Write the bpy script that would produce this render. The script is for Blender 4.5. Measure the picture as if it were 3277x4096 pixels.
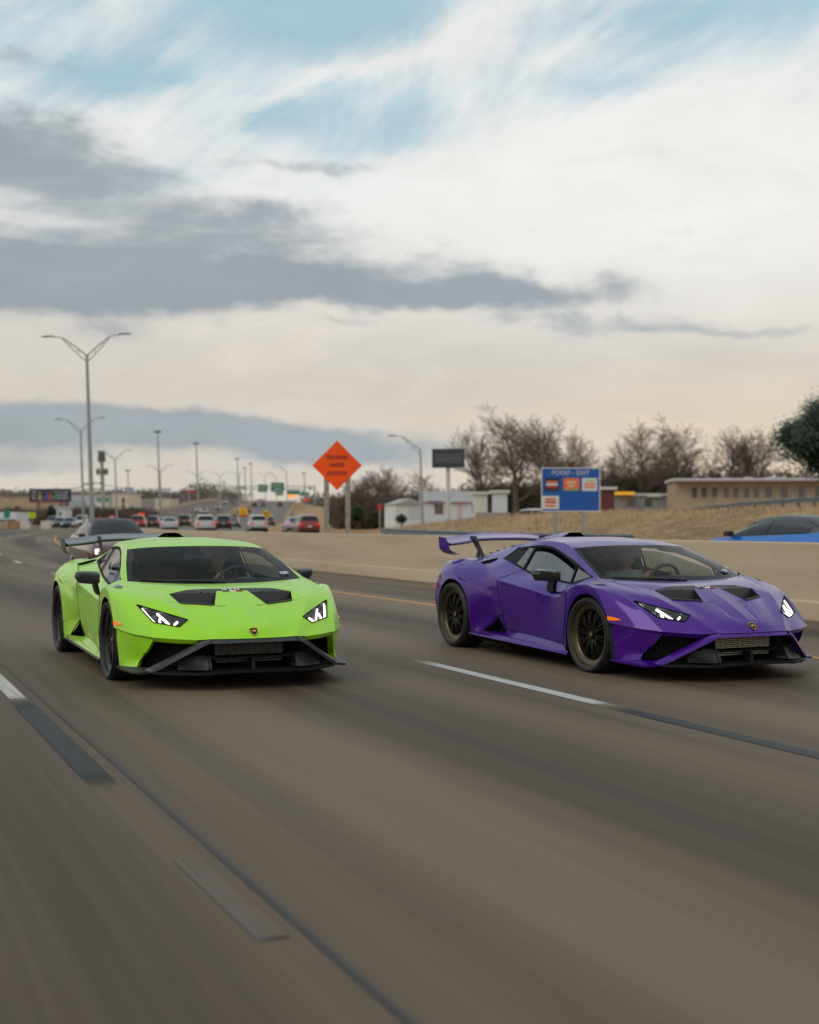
import bpy, bmesh, math, random
import numpy as np
from mathutils import Vector, Matrix
random.seed(7); rng = np.random.default_rng(7)
for o in list(bpy.data.objects): bpy.data.objects.remove(o)
SC = bpy.context.scene; COL = SC.collection
# ------------------------------------------------------------------ camera
YAW, PIT, CAMH = 0.42707, 0.009376, 1.29032
cd = bpy.data.cameras.new('camera'); cam = bpy.data.objects.new('camera', cd); COL.objects.link(cam)
cam.location = (0, 0, CAMH); cam.rotation_euler = (math.pi/2 + PIT, 0, -YAW)
cd.sensor_fit = 'VERTICAL'; cd.sensor_height = 36.0; cd.lens = 5195.4/4096*36; cd.clip_end = 9000; cd.clip_start = .1
cd.dof.use_dof = True; cd.dof.focus_distance = 11.3; cd.dof.aperture_fstop = 1.6
SC.camera = cam
# ------------------------------------------------------------------ world
def nodes_of(idb):
    idb.use_nodes = True; nt = idb.node_tree; nt.nodes.clear(); return nt
class NT:
    """small helper for building node trees"""
    def __init__(s, nt): s.nt = nt
    def n(s, t, **kw):
        x = s.nt.nodes.new(t)
        for k, v in kw.items():
            if k.startswith('i_'):
                k2 = k[2:]; x.inputs[int(k2) if k2.isdigit() else k2.replace('_', ' ')].default_value = v
            else: setattr(x, k, v)
        return x
    def l(s, a, b): s.nt.links.new(a, b)
    def put(s, sock, v):
        if hasattr(v, 'is_linked') or hasattr(v, 'links'): s.l(v, sock)
        else: sock.default_value = v
    def m(s, op, a, b=0.0, c=None, clamp=False):
        x = s.nt.nodes.new('ShaderNodeMath'); x.operation = op; x.use_clamp = clamp
        s.put(x.inputs[0], a); s.put(x.inputs[1], b)
        if c is not None: s.put(x.inputs[2], c)
        return x.outputs[0]
    def ss(s, v, lo, hi, a=0.0, b=1.0):
        x = s.nt.nodes.new('ShaderNodeMapRange'); x.interpolation_type = 'SMOOTHSTEP'
        s.put(x.inputs[0], v)
        for i, k in ((1, lo), (2, hi), (3, a), (4, b)): s.put(x.inputs[i], k)
        return x.outputs[0]
    def mix(s, f, a, b, typ='MIX'):
        x = s.nt.nodes.new('ShaderNodeMix'); x.data_type = 'RGBA'; x.blend_type = typ
        s.put(x.inputs[0], f)
        for i, k in ((6, a), (7, b)):
            if isinstance(k, (tuple, list)): k = tuple(k) + ((1,) if len(k) == 3 else ())
            s.put(x.inputs[i], k)
        return x.outputs[2]
    def noise(s, vec, scale, detail=5.0, rough=.55, dist=0.0):
        x = s.nt.nodes.new('ShaderNodeTexNoise'); s.l(vec, x.inputs['Vector'])
        x.inputs['Scale'].default_value = scale; x.inputs['Detail'].default_value = detail
        x.inputs['Roughness'].default_value = rough; x.inputs['Distortion'].default_value = dist
        return x.outputs['Fac']
    def comb(s, a, b, c):
        x = s.nt.nodes.new('ShaderNodeCombineXYZ')
        for i, k in enumerate((a, b, c)): s.put(x.inputs[i], k)
        return x.outputs[0]

SUN_AZ = 238.0    # degrees clockwise from the camera's heading: veiled light from behind and left of the photographer
SUN_EL = 40.0
def build_world():
    w = bpy.data.worlds.new('World'); SC.world = w; T = NT(nodes_of(w))
    out = T.n('ShaderNodeOutputWorld'); bg = T.n('ShaderNodeBackground')
    sky = T.n('ShaderNodeTexSky', sky_type='NISHITA', sun_disc=False, sun_elevation=math.radians(SUN_EL),
              sun_rotation=YAW + math.radians(SUN_AZ), altitude=200.0, air_density=1.0, dust_density=1.6, ozone_density=1.2)
    tc = T.n('ShaderNodeTexCoord'); sep = T.n('ShaderNodeSeparateXYZ'); T.l(tc.outputs['Generated'], sep.inputs[0])
    x, y, z = sep.outputs
    # azimuth (degrees, zero along the heading of the road view) and elevation (degrees)
    c, s = math.cos(YAW), math.sin(YAW)
    xr = T.m('SUBTRACT', T.m('MULTIPLY', x, c), T.m('MULTIPLY', y, s)); yr = T.m('ADD', T.m('MULTIPLY', x, s), T.m('MULTIPLY', y, c))
    az = T.m('MULTIPLY', T.m('ARCTAN2', xr, yr), 57.29578)
    el = T.m('MULTIPLY', T.m('ARCSINE', z), 57.29578)
    # every cloud field lives in direction space, warped by low frequency noise so that edges are ragged
    base = T.comb(T.m('MULTIPLY', az, .06), T.m('MULTIPLY', el, .11), 2.0)
    wn = T.n('ShaderNodeTexNoise'); T.l(base, wn.inputs['Vector']); wn.inputs['Scale'].default_value = 1.6; wn.inputs['Detail'].default_value = 6; wn.inputs['Roughness'].default_value = .6
    ws = T.n('ShaderNodeSeparateXYZ'); T.l(wn.outputs['Color'], ws.inputs[0])
    azw = T.m('ADD', az, T.m('MULTIPLY_ADD', ws.outputs[0], 14.0, -7.0)); elw = T.m('ADD', el, T.m('MULTIPLY_ADD', ws.outputs[1], 4.4, -2.2))
    wis = T.noise(T.comb(T.m('MULTIPLY', az, .16), T.m('MULTIPLY', el, .42), 5.0), 1.0, 7, .62, .8)      # fine wisps, flat
    a = math.radians(33); ca, sa = math.cos(a), math.sin(a)
    ux = T.m('ADD', T.m('MULTIPLY', az, ca), T.m('MULTIPLY', el, sa)); uy = T.m('SUBTRACT', T.m('MULTIPLY', el, ca), T.m('MULTIPLY', az, sa))
    cir = T.noise(T.comb(T.m('MULTIPLY', ux, .055), T.m('MULTIPLY', uy, .15), 1.0), 1.0, 8, .60, 1.1)     # diagonal cirrus
    cir2 = T.noise(T.comb(T.m('MULTIPLY', ux, .10), T.m('MULTIPLY', uy, .40), 4.0), 1.0, 7, .62, .7)
    flat = T.noise(T.comb(T.m('MULTIPLY', az, .055), T.m('MULTIPLY', el, .30), 9.0), 1.0, 6, .58, .6)
    # --- clear sky
    blue = T.n('ShaderNodeVectorMath', operation='SCALE'); T.l(sky.outputs[0], blue.inputs[0]); blue.inputs['Scale'].default_value = .07
    skyc = T.mix(.80, blue.outputs[0], (.455,.655,.745))
    skyc = T.mix(T.ss(el, 16.0, 3.0), skyc, (.60, .62, .60))
    # --- soft lobes in warped coordinates
    def lobe(a0, e0, aw, ew, k=1.0, tilt=0.0):
        da = T.m('MULTIPLY', T.m('SUBTRACT', azw, a0), 1/aw); de = T.m('MULTIPLY', T.m('SUBTRACT', T.m('ADD', elw, T.m('MULTIPLY', azw, tilt)), e0), 1/ew)
        return T.m('MULTIPLY', T.m('POWER', 2.718, T.m('MULTIPLY', T.m('ADD', T.m('MULTIPLY', da, da), T.m('MULTIPLY', de, de)), -1.0)), k)
    def add_(*v):
        r = v[0]
        for q in v[1:]: r = T.m('ADD', r, q)
        return r
    # --- high white cloud: thin veil everywhere, thicker to the right and lower down
    right = T.ss(az, -12.0, 12.0, 0.0, .26); lowv = T.ss(el, 21.0, 13.0, -.05, .24)
    amt = T.m('ADD', T.m('ADD', T.m('MULTIPLY', cir, .95), T.m('MULTIPLY', cir2, .50)), T.m('ADD', right, lowv))
    holes = add_(lobe(-2.5, 17.0, 7.5, 1.5, .27, -.06), lobe(-13.0, 18.6, 3.5, 1.0, .22), lobe(13.0, 21.5, 9.0, 1.6, .26), lobe(-5.0, 22.0, 5.0, 1.2, .20), lobe(-10.0, 14.6, 4.0, .8, .18), lobe(8.0, 18.8, 4.0, .8, .16))
    streak = add_(lobe(-5.0, 20.3, 7.0, .9, .24, -.42), lobe(-13.5, 21.5, 6.0, .8, .16, -.35), lobe(15.0, 21.0, 6.0, .6, .26, -.25))
    amt = T.m('ADD', T.m('SUBTRACT', amt, holes), streak)
    white = T.ss(amt, .52, .98)
    wcol = T.mix(T.ss(el, 15.0, 5.0), (.82,.825,.81), (.68,.625,.545))
    col = T.mix(white, skyc, wcol)
    veil = T.m('MULTIPLY', T.ss(flat, .35, .75), T.ss(el, 13.0, 7.0)); col = T.mix(T.m('MULTIPLY', veil, .45), col, (.50,.505,.50))
    # bright break on the right, and the warm low sky towards the sunset side
    brk = T.m('MULTIPLY', T.ss(T.m('ABSOLUTE', T.m('SUBTRACT', elw, 13.2)), 7.5, .5), T.ss(azw, -6.0, 7.0)); col = T.mix(T.m('MULTIPLY', brk, .62), col, (.88,.865,.83))
    glow = T.m('MULTIPLY', T.ss(az, -12.0, 26.0), T.ss(el, 8.5, .5)); col = T.mix(T.m('MULTIPLY', glow, .80), col, (.87,.675,.485))
    ps = T.m('MULTIPLY', T.ss(wis, .50, .68), T.m('MULTIPLY', T.ss(T.m('ABSOLUTE', T.m('SUBTRACT', el, 7.6)), 3.4, .4), T.ss(az, 12.0, -10.0))); col = T.mix(T.m('MULTIPLY', ps, .55), col, (.80,.72,.62))   # peach streaks
    ps2 = T.m('MULTIPLY', T.ss(flat, .52, .66), T.m('MULTIPLY', T.ss(T.m('ABSOLUTE', T.m('SUBTRACT', el, 4.6)), 1.6, .2), T.ss(az, 5.0, 11.0))); col = T.mix(T.m('MULTIPLY', ps2, .6), col, (.92,.72,.52))
    def clip(v, n, amp, lo, hi): return T.ss(T.m('ADD', v, T.m('MULTIPLY', T.m('SUBTRACT', n, .5), amp)), lo, hi)
    big = add_(lobe(-17.0, 10.9, 11.5, 1.9, 1.15), lobe(-7.0, 10.3, 9.0, 1.25, .95), lobe(3.0, 9.8, 5.5, .70, .75), lobe(-17.0, 13.9, 6.0, 1.4, .88, .05), lobe(-19.0, 16.3, 4.2, 1.15, .86), lobe(-9.5, 12.9, 4.0, .8, .45))
    m1 = clip(big, T.m('MULTIPLY_ADD', flat, .5, T.m('MULTIPLY', wis, .5)), 2.3, .16, .92)
    small = add_(lobe(-16.0, 18.9, 4.0, .75, .72), lobe(-9.2, 15.6, 1.9, .55, .55), lobe(-4.6, 15.2, 4.2, .45, .66), lobe(-.5, 12.2, 3.4, .55, .42), lobe(6.0, 8.75, 7.0, .55, .50), lobe(11.5, 8.1, 6.5, .50, .72), lobe(-3.0, 8.5, 5.0, .30, .40))
    m2 = clip(small, wis, 1.4, .36, .85)
    lowb = add_(lobe(-20.0, 4.0, 16.0, 1.15, 1.25), lobe(-6.0, 3.55, 7.5, .95, .80), lobe(-19.0, 2.0, 9.0, .75, .60))
    m3 = clip(lowb, flat, .70, .30, .85)
    for mk, g, k in ((m3, (.33,.38,.415), .90), (m2, (.375,.41,.44), .80), (m1, (.295,.345,.385), .92)):
        col = T.mix(T.m('MULTIPLY', mk, k), col, g)
    mott = T.m('MULTIPLY_ADD', T.m('ADD', T.m('MULTIPLY', wis, .6), T.m('MULTIPLY', flat, .4)), .42, .81)
    vm = T.n('ShaderNodeVectorMath', operation='SCALE'); T.l(col, vm.inputs[0]); T.l(mott, vm.inputs['Scale'])
    # overhead the veil goes on much as at the top of the view; below the horizon: dull ground colour
    up = T.mix(T.ss(el, 21.0, 45.0), vm.outputs[0], T.mix(T.ss(cir, .35, .65), (.50,.63,.70), (.80,.80,.78)))
    fin = T.mix(T.ss(el, 0.0, -1.5), up, (.16, .145, .125))
    T.l(fin, bg.inputs[0]); bg.inputs[1].default_value = 1.0
    T.l(bg.outputs[0], out.inputs[0])
build_world()
# ------------------------------------------------------------------ sun (low, veiled by cloud)
sl = bpy.data.lights.new('sun', 'SUN'); sl.energy = .80; sl.angle = math.radians(34); sl.color = (1.0, .93, .84)
sun = bpy.data.objects.new('sun', sl); COL.objects.link(sun)
_a = YAW + math.radians(SUN_AZ)
_d = Vector((math.sin(_a)*math.cos(math.radians(SUN_EL)), math.cos(_a)*math.cos(math.radians(SUN_EL)), math.sin(math.radians(SUN_EL))))
sun.rotation_euler = (-_d).to_track_quat('-Z', 'Y').to_euler(); sun.location = (40, 40, 60)
vs = SC.view_settings; vs.view_transform = 'Standard'; vs.look = 'None'; vs.exposure = 0.0; vs.gamma = 1.0; vs.use_curve_mapping = False
SC.render.engine = 'CYCLES'; SC.cycles.max_bounces = 8; SC.cycles.transparent_max_bounces = 12

# ------------------------------------------------------------------ materials
def pbr(name, col=(.5, .5, .5), rough=.5, metal=0.0, coat=0.0, coatr=.05, spec=.5, emit=None, es=0.0, bump=0.0, bscale=40.0, var=0.0, vscale=3.0):
    m = bpy.data.materials.new(name); T = NT(nodes_of(m))
    o = T.n('ShaderNodeOutputMaterial'); b = T.n('ShaderNodeBsdfPrincipled'); T.l(b.outputs[0], o.inputs[0])
    b.inputs['Base Color'].default_value = tuple(col) + (1,); b.inputs['Roughness'].default_value = rough
    b.inputs['Metallic'].default_value = metal; b.inputs['Coat Weight'].default_value = coat; b.inputs['Coat Roughness'].default_value = coatr
    b.inputs['Specular IOR Level'].default_value = spec
    if emit: b.inputs['Emission Color'].default_value = tuple(emit) + (1,); b.inputs['Emission Strength'].default_value = es
    if var or bump:
        tc = T.n('ShaderNodeTexCoord')
        if var:
            n = T.noise(tc.outputs['Object'], vscale, 5, .6)
            f = T.ss(n, .3, .7, 1 - var, 1 + var)
            v = T.n('ShaderNodeVectorMath', operation='SCALE'); v.inputs[0].default_value = col; T.l(f, v.inputs['Scale']); T.l(v.outputs[0], b.inputs['Base Color'])
        if bump:
            n = T.noise(tc.outputs['Object'], bscale, 4, .6); bp = T.n('ShaderNodeBump'); bp.inputs['Strength'].default_value = bump; bp.inputs['Distance'].default_value = .01
            T.l(n, bp.inputs['Height']); T.l(bp.outputs[0], b.inputs['Normal'])
    return m
def glassmat(name, tint=(.8, .85, .85), r0=.04):
    m = bpy.data.materials.new(name); T = NT(nodes_of(m)); o = T.n('ShaderNodeOutputMaterial')
    tr = T.n('ShaderNodeBsdfTransparent'); tr.inputs[0].default_value = tuple(tint) + (1,)
    g = T.n('ShaderNodeBsdfGlossy'); g.inputs['Roughness'].default_value = .02; g.inputs[0].default_value = (1, 1, 1, 1)
    lw = T.n('ShaderNodeLayerWeight'); lw.inputs[0].default_value = .5
    f = T.m('MULTIPLY_ADD', T.m('POWER', lw.outputs['Facing'], 7.5), .9 - r0, r0)
    mx = T.n('ShaderNodeMixShader'); T.l(f, mx.inputs[0]); T.l(tr.outputs[0], mx.inputs[1]); T.l(g.outputs[0], mx.inputs[2]); T.l(mx.outputs[0], o.inputs[0])
    return m
# ------------------------------------------------------------------ object helpers
def mesh_of(name, V, F, mats=None, smooth=True, weld=1e-4, sharp=24.0, mi=None):
    me = bpy.data.meshes.new(name); me.from_pydata([tuple(map(float, v)) for v in V], [], [tuple(map(int, f)) for f in F])
    if mi is not None: me.polygons.foreach_set('material_index', mi)
    if mats is None: mats = []
    if not isinstance(mats, (list, tuple)): mats = [mats]
    for m in mats: me.materials.append(m)
    bm = bmesh.new(); bm.from_mesh(me)
    if weld: bmesh.ops.remove_doubles(bm, verts=bm.verts, dist=weld)
    bmesh.ops.dissolve_degenerate(bm, edges=bm.edges, dist=1e-6)
    bmesh.ops.recalc_face_normals(bm, faces=bm.faces)
    for f in bm.faces: f.smooth = smooth
    if smooth:
        lim = math.radians(sharp)
        for e in bm.edges:
            if len(e.link_faces) == 2 and e.calc_face_angle(0) > lim: e.smooth = False
    bm.to_mesh(me); bm.free(); me.update()
    return me
def add(name, me, parent=None, **props):
    o = bpy.data.objects.new(name, me); COL.objects.link(o)
    if parent is not None: o.parent = parent
    for k, v in props.items(): o[k] = v
    return o
def thing(name, label, cat, loc=(0, 0, 0), rz=0.0, group=None, rx=0.0, ry=0.0):
    o = bpy.data.objects.new(name, None); COL.objects.link(o); o.location = loc; o.rotation_euler = (rx, ry, rz); o.empty_display_size = .2
    o['label'] = label; o['category'] = cat
    if group: o['group'] = group
    return o
class G:
    """a growing bag of polygons, becomes ONE mesh"""
    def __init__(s): s.V = []; s.F = []; s.M = []
    def grid(s, P, mi=0, close_u=False):
        P = np.asarray(P, float); a, b = P.shape[:2]; o = len(s.V); s.V.extend(P.reshape(-1, 3))
        for i in range(a if close_u else a - 1):
            for j in range(b - 1):
                i2 = (i + 1) % a
                s.F.append((o + i*b + j, o + i2*b + j, o + i2*b + j + 1, o + i*b + j + 1)); s.M.append(mi)
        return s
    def poly(s, pts, mi=0):
        o = len(s.V); s.V.extend(np.asarray(pts, float)); s.F.append(tuple(range(o, o + len(pts)))); s.M.append(mi); return s
    def box(s, x0, x1, y0, y1, z0, z1, mi=0, M=None):
        c = np.array([(x0, y0, z0), (x1, y0, z0), (x1, y1, z0), (x0, y1, z0), (x0, y0, z1), (x1, y0, z1), (x1, y1, z1), (x0, y1, z1)], float)
        if M is not None: c = np.array([M @ Vector(p) for p in c])
        o = len(s.V); s.V.extend(c)
        for f in ((0, 3, 2, 1), (4, 5, 6, 7), (0, 1, 5, 4), (1, 2, 6, 5), (2, 3, 7, 6), (3, 0, 4, 7)): s.F.append(tuple(o + i for i in f)); s.M.append(mi)
        return s
    def prism(s, pts2, axis, a, b, mi=0):
        """polygon pts2 in the plane normal to axis, extruded from a to b"""
        def mk(p, t):
            if axis == 'y': return (p[0], t, p[1])
            if axis == 'x': return (t, p[0], p[1])
            return (p[0], p[1], t)
        n = len(pts2); o = len(s.V); s.V.extend(np.array([mk(p, a) for p in pts2] + [mk(p, b) for p in pts2], float))
        s.F.append(tuple(o + i for i in range(n))[::-1]); s.F.append(tuple(o + n + i for i in range(n))); s.M += [mi, mi]
        for i in range(n): j = (i + 1) % n; s.F.append((o + i, o + j, o + n + j, o + n + i)); s.M.append(mi)
        return s
    def tube(s, pts, r, n=8, mi=0, cap=True):
        pts = [np.asarray(p, float) for p in pts]; rs = r if hasattr(r, '__len__') else [r]*len(pts); rings = []
        for i, p in enumerate(pts):
            t = pts[min(i + 1, len(pts) - 1)] - pts[max(i - 1, 0)]; t /= np.linalg.norm(t) + 1e-12
            up = np.array((0, 0, 1.)) if abs(t[2]) < .9 else np.array((1., 0, 0))
            u = np.cross(t, up); u /= np.linalg.norm(u); v = np.cross(t, u)
            rings.append([p + rs[i]*(math.cos(k*2*math.pi/n)*u + math.sin(k*2*math.pi/n)*v) for k in range(n)])
        o = len(s.V)
        for ring in rings: s.V.extend(ring)
        for i in range(len(pts) - 1):
            for k in range(n):
                k2 = (k + 1) % n; s.F.append((o + i*n + k, o + i*n + k2, o + (i + 1)*n + k2, o + (i + 1)*n + k)); s.M.append(mi)
        if cap:
            s.F.append(tuple(o + k for k in range(n))[::-1]); s.F.append(tuple(o + (len(pts) - 1)*n + k for k in range(n))); s.M += [mi, mi]
        return s
    def lathe(s, prof, n=40, c=(0, 0, 0), axis='y', mi=0):
        """prof: (radius, along-axis) pairs"""
        P = []
        for k in range(n):
            a = k*2*math.pi/n; row = []
            for r, t in prof:
                p = (r*math.cos(a), t, r*math.sin(a)) if axis == 'y' else ((r*math.cos(a), r*math.sin(a), t) if axis == 'z' else (t, r*math.cos(a), r*math.sin(a)))
                row.append((p[0] + c[0], p[1] + c[1], p[2] + c[2]))
            P.append(row)
        return s.grid(P, mi, close_u=True)
    def mirrored(s, both=True):
        r = G(); n = len(s.V); Vm = [np.array((v[0], -v[1], v[2])) for v in s.V]
        if both:
            r.V = list(s.V) + Vm; r.F = list(s.F) + [tuple(n + i for i in f[::-1]) for f in s.F]; r.M = s.M*2
        else: r.V = Vm; r.F = [f[::-1] for f in s.F]; r.M = list(s.M)
        return r
    def xf(s, M):
        s.V = [np.array(M @ Vector(v)) for v in s.V]; return s
    def join(s, g):
        o = len(s.V); s.V.extend(g.V); s.F.extend([tuple(o + i for i in f) for f in g.F]); s.M.extend(g.M); return s
    def mesh(s, name, mats, **kw): return mesh_of(name, s.V, s.F, mats, mi=s.M, **kw)
    def obj(s, name, mats, parent=None, mk=None, **kw):
        return add(name, s.mesh(name, mats, **(mk or {})), parent, **kw)
def crv(pts, n=17, lin=False):
    """n points along a smooth curve through pts (arc length spaced)"""
    P = np.asarray(pts, float)
    if len(P) == 2 or lin: D = P
    else:
        E = np.vstack([2*P[0] - P[1], P, 2*P[-1] - P[-2]]); D = []
        for i in range(1, len(E) - 2):
            p0, p1, p2, p3 = E[i - 1:i + 3]
            d = [max(np.linalg.norm(b - a), 1e-9)**.5 for a, b in ((p0, p1), (p1, p2), (p2, p3))]
            m1 = ((p1 - p0)/d[0] - (p2 - p0)/(d[0] + d[1]) + (p2 - p1)/d[1])*d[1]
            m2 = ((p2 - p1)/d[1] - (p3 - p1)/(d[1] + d[2]) + (p3 - p2)/d[2])*d[1]
            for t in np.linspace(0, 1, 12, endpoint=False):
                t2, t3 = t*t, t*t*t
                D.append((2*t3 - 3*t2 + 1)*p1 + (t3 - 2*t2 + t)*m1 + (-2*t3 + 3*t2)*p2 + (t3 - t2)*m2)
        D.append(P[-1]); D = np.array(D)
    L = np.concatenate([[0], np.cumsum(np.linalg.norm(np.diff(D, axis=0), axis=1))])
    if L[-1] < 1e-9: return np.repeat(P[:1], n, 0)
    t = np.linspace(0, L[-1], n)
    return np.stack([np.interp(t, L, D[:, k]) for k in range(3)], 1)
def coons(a, b, c=(), d=(), nu=17, nv=11, bulge=0.0, lin=''):
    """a: edge at v=0, b: edge at v=1 (same direction); c, d: extra points between their ends"""
    A = crv(a, nu, 'a' in lin); B = crv(b, nu, 'b' in lin)
    C = crv([A[0], *c, B[0]], nv, 'c' in lin); Dd = crv([A[-1], *d, B[-1]], nv, 'd' in lin)
    u = np.linspace(0, 1, nu)[:, None, None]; v = np.linspace(0, 1, nv)[None, :, None]
    S = (1 - v)*A[:, None] + v*B[:, None] + (1 - u)*C[None] + u*Dd[None]
    S = S - ((1 - u)*(1 - v)*A[0] + u*(1 - v)*A[-1] + (1 - u)*v*B[0] + u*v*B[-1])
    if bulge:
        nrm = np.cross(A[-1] - B[0], B[-1] - A[0]); nrm = nrm/(np.linalg.norm(nrm) + 1e-9)
        S = S + bulge*np.sin(np.pi*u)*np.sin(np.pi*v)*nrm
    return S
def strip(a, b, n=17, lin=False): return np.stack([crv(a, n, lin), crv(b, n, lin)], 1)
# ------------------------------------------------------------------ the two sports cars
# local frame: x forward from the rear axle, y to the car's left, z up; one side is modelled and mirrored
def A(*p): return [tuple(q) for q in p]
K = dict(
 ws_lo=(2.569,.767,.810), apill=(2.515,.808,.823), cv_r=(2.765,.850,.767), hl_out=(3.128,.804,.643), hl_in=(3.457,.480,.536),
 hl_bin=(3.481,.551,.486), hl_bout=(3.353,.726,.518), noseB=(3.675,.348,.399), noseA=(3.628,.440,.391), ncor=(3.468,.758,.411),
 carch=(2.990,.961,.459), duct_out=(3.023,.524,.721), duct_bout=(3.198,.479,.653), duct_bin=(3.307,.219,.634), wtop=(3.050,.132,.738),
 wend=(3.632,.117,.469), hfac=(3.168,.615,.678), E0=(2.263,.940,.676), Eap=(2.557,.958,.758), winfl=(2.174,.828,.749),
 ws_up=(1.916,.635,1.065), door_top=(.930,.903,.738), winrl=(1.118,.721,.845), butt=(.600,.653,.938), qtop=(.677,.514,1.054),
 ridge=(.404,.814,.899), dbr=(1.026,.892,.403), notch=(3.282,.838,.166), foot=(3.469,.748,.141), liptip=(3.406,.875,.134),
 kink_o=(3.727,.377,.142), kink_i=(3.718,.333,.147), omega_lo=(3.704,.365,.366))
F_LINE = A(K['cv_r'], (2.93,.858,.722), (3.13,.834,.640), (3.32,.795,.525), K['ncor'])
ARCH_E = A((2.263,.940,.676), (2.40,.952,.733), (2.557,.958,.758), (2.68,.963,.757), (2.764,.966,.738), (2.88,.963,.639), (2.962,.962,.505), (2.990,.961,.459))
LIP_F = A((2.262,.935,.18), (2.270,.94,.36), (2.33,.945,.515), (2.45,.953,.640), (2.633,.962,.688), (2.79,.964,.655), (2.90,.963,.575), (2.965,.961,.500), (2.990,.961,.459))
LIP_R = A((.432,.945,.20), (.428,.955,.36), (.375,.962,.555), (.255,.964,.668), (.109,.964,.716), (-.053,.962,.710), (-.191,.955,.640), (-.285,.945,.53), (-.335,.935,.40), (-.345,.925,.24))
FLARE_R = A((.445,.950,.20), (.445,.958,.38), (.426,.958,.513), (.348,.958,.630), (.218,.955,.720), (.072,.948,.776), (-.10,.942,.790), (-.222,.932,.776), (-.33,.910,.755))
BELT = A(K['butt'], (.765,.684,.922), (.923,.702,.885), K['winrl'], (1.281,.738,.813), (1.6,.771,.781), (1.975,.808,.757), K['winfl'], (2.309,.821,.774), (2.43,.813,.801), K['apill'])
FOUT = A(K['qtop'], (.9,.570,1.066), (1.077,.604,1.075), (1.267,.599,1.085), (1.418,.602,1.081), (1.574,.619,1.062), (1.766,.654,1.022), (1.95,.693,.978), (2.142,.733,.932), (2.338,.780,.876), K['apill'])
_b = np.array(BELT); _f = np.array(FOUT)
def side_y(x, z):
    zb, yb = np.interp(x, _b[:, 0], _b[:, 2]), np.interp(x, _b[:, 0], _b[:, 1]); zt, yt = np.interp(x, _f[:, 0], _f[:, 2]), np.interp(x, _f[:, 0], _f[:, 1])
    t = 0 if zt - zb < .02 else (z - zb)/(zt - zb)
    return yb + (yt - yb)*t
def sidepts(xz, off=0.0): return [(x, side_y(x, z) + off, z) for x, z in xz]

def cut(line, *pts):
    """split a dense line at the samples nearest the given points (snapped onto them)"""
    L = [tuple(p) for p in line]; ix = [0]
    for p in pts:
        i = int(np.argmin([np.linalg.norm(np.array(q) - p) for q in L])); L[i] = tuple(p); ix.append(i)
    ix.append(len(L) - 1); return [L[a:b + 1] for a, b in zip(ix[:-1], ix[1:])]
B_ALL = crv([K['ws_lo'], (2.87,.703,.750), K['hfac'], (3.33,.545,.606), K['hl_in'], (3.565,.418,.468), K['noseB']], 61)
W_ALL = crv([K['wtop'], (3.33,.126,.622), (3.55,.1195,.511), K['wend'], (3.697,.10,.396)], 49); W_a, W_b = cut(W_ALL, K['wend'])
Q_ALL = crv([K['duct_bin'], (3.47,.166,.556), K['wend'], (3.697,.10,.396)], 41); Q_a, Q_b = cut(Q_ALL, K['wend']); Q_b = W_b
B_a, B_b, B_c = cut(B_ALL, K['hfac'], K['hl_in'])
F_ALL = crv(F_LINE, 61); F_MID = (3.130,.8345,.6395); F_a, F_b = cut(F_ALL, F_MID)
def lerp(a, b, t): return tuple(np.asarray(a)*(1 - t) + np.asarray(b)*t)
WS_B = A((2.735,0,.784), (2.715,.3,.787), (2.655,.58,.799), K['ws_lo']); WS_T = A((1.989,0,1.094), (1.978,.3,1.090), (1.945,.55,1.076), K['ws_up'])
def ws_pt(u, v, off=0.0):
    S = ws_pt.S; a, b = u*(S.shape[0] - 1), v*(S.shape[1] - 1); i, j = min(int(a), S.shape[0] - 2), min(int(b), S.shape[1] - 2); a -= i; b -= j
    p = (S[i, j]*(1 - a) + S[i + 1, j]*a)*(1 - b) + (S[i, j + 1]*(1 - a) + S[i + 1, j + 1]*a)*b
    return p + off*np.array((.42, .15*u, .89))
ws_pt.S = coons(WS_B, WS_T, [(2.37,0,.958)], [(2.25,.711,.940)], 25, 17)

def letters(g, txt, origin, ux, uy, h, mi=0, th=.002):
    """block letters from strokes on a small grid, laid out along ux (right) and uy (up)"""
    font = {'S': [(0,4,3,.7),(0,2,.7,2.7),(0,2,3,.7),(2.3,0,.7,2.7),(0,0,3,.7)], 'T': [(0,4,3,.7),(1.15,0,.7,4)], 'O': [(0,4,3,.7),(0,0,3,.7),(0,0,.7,4.7),(2.3,0,.7,4.7)],
            '0': [(0,4,3,.7),(0,0,3,.7),(0,0,.7,4.7),(2.3,0,.7,4.7)], '6': [(0,4,3,.7),(0,0,3,.7),(0,0,.7,4.7),(0,2,3,.7),(2.3,0,.7,2.7)], '2': [(0,4,3,.7),(2.3,2,.7,2.7),(0,2,3,.7),(0,0,.7,2.7),(0,0,3,.7)],
            '5': [(0,4,3,.7),(0,2,.7,2.7),(0,2,3,.7),(2.3,0,.7,2.7),(0,0,3,.7)], '-': [(.6,2,1.8,.7)]}
    ux, uy = np.array(ux, float), np.array(uy, float); nn = np.cross(ux, uy); nn /= np.linalg.norm(nn); k = h/4.7; x = 0.0
    for ch in txt:
        for (a, b, w, t) in font.get(ch, []):
            q = [np.array(origin) + ux*k*(x + i) + uy*k*j for i, j in ((a, b), (a + w, b), (a + w, b + t), (a, b + t))]
            o = len(g.V); g.V.extend(q + [p + nn*th for p in q])
            for f in ((0,1,2,3), (4,7,6,5), (0,4,5,1), (1,5,6,2), (2,6,7,3), (3,7,4,0)): g.F.append(tuple(o + i for i in f)); g.M.append(mi)
        x += 3.8
    return g

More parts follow.
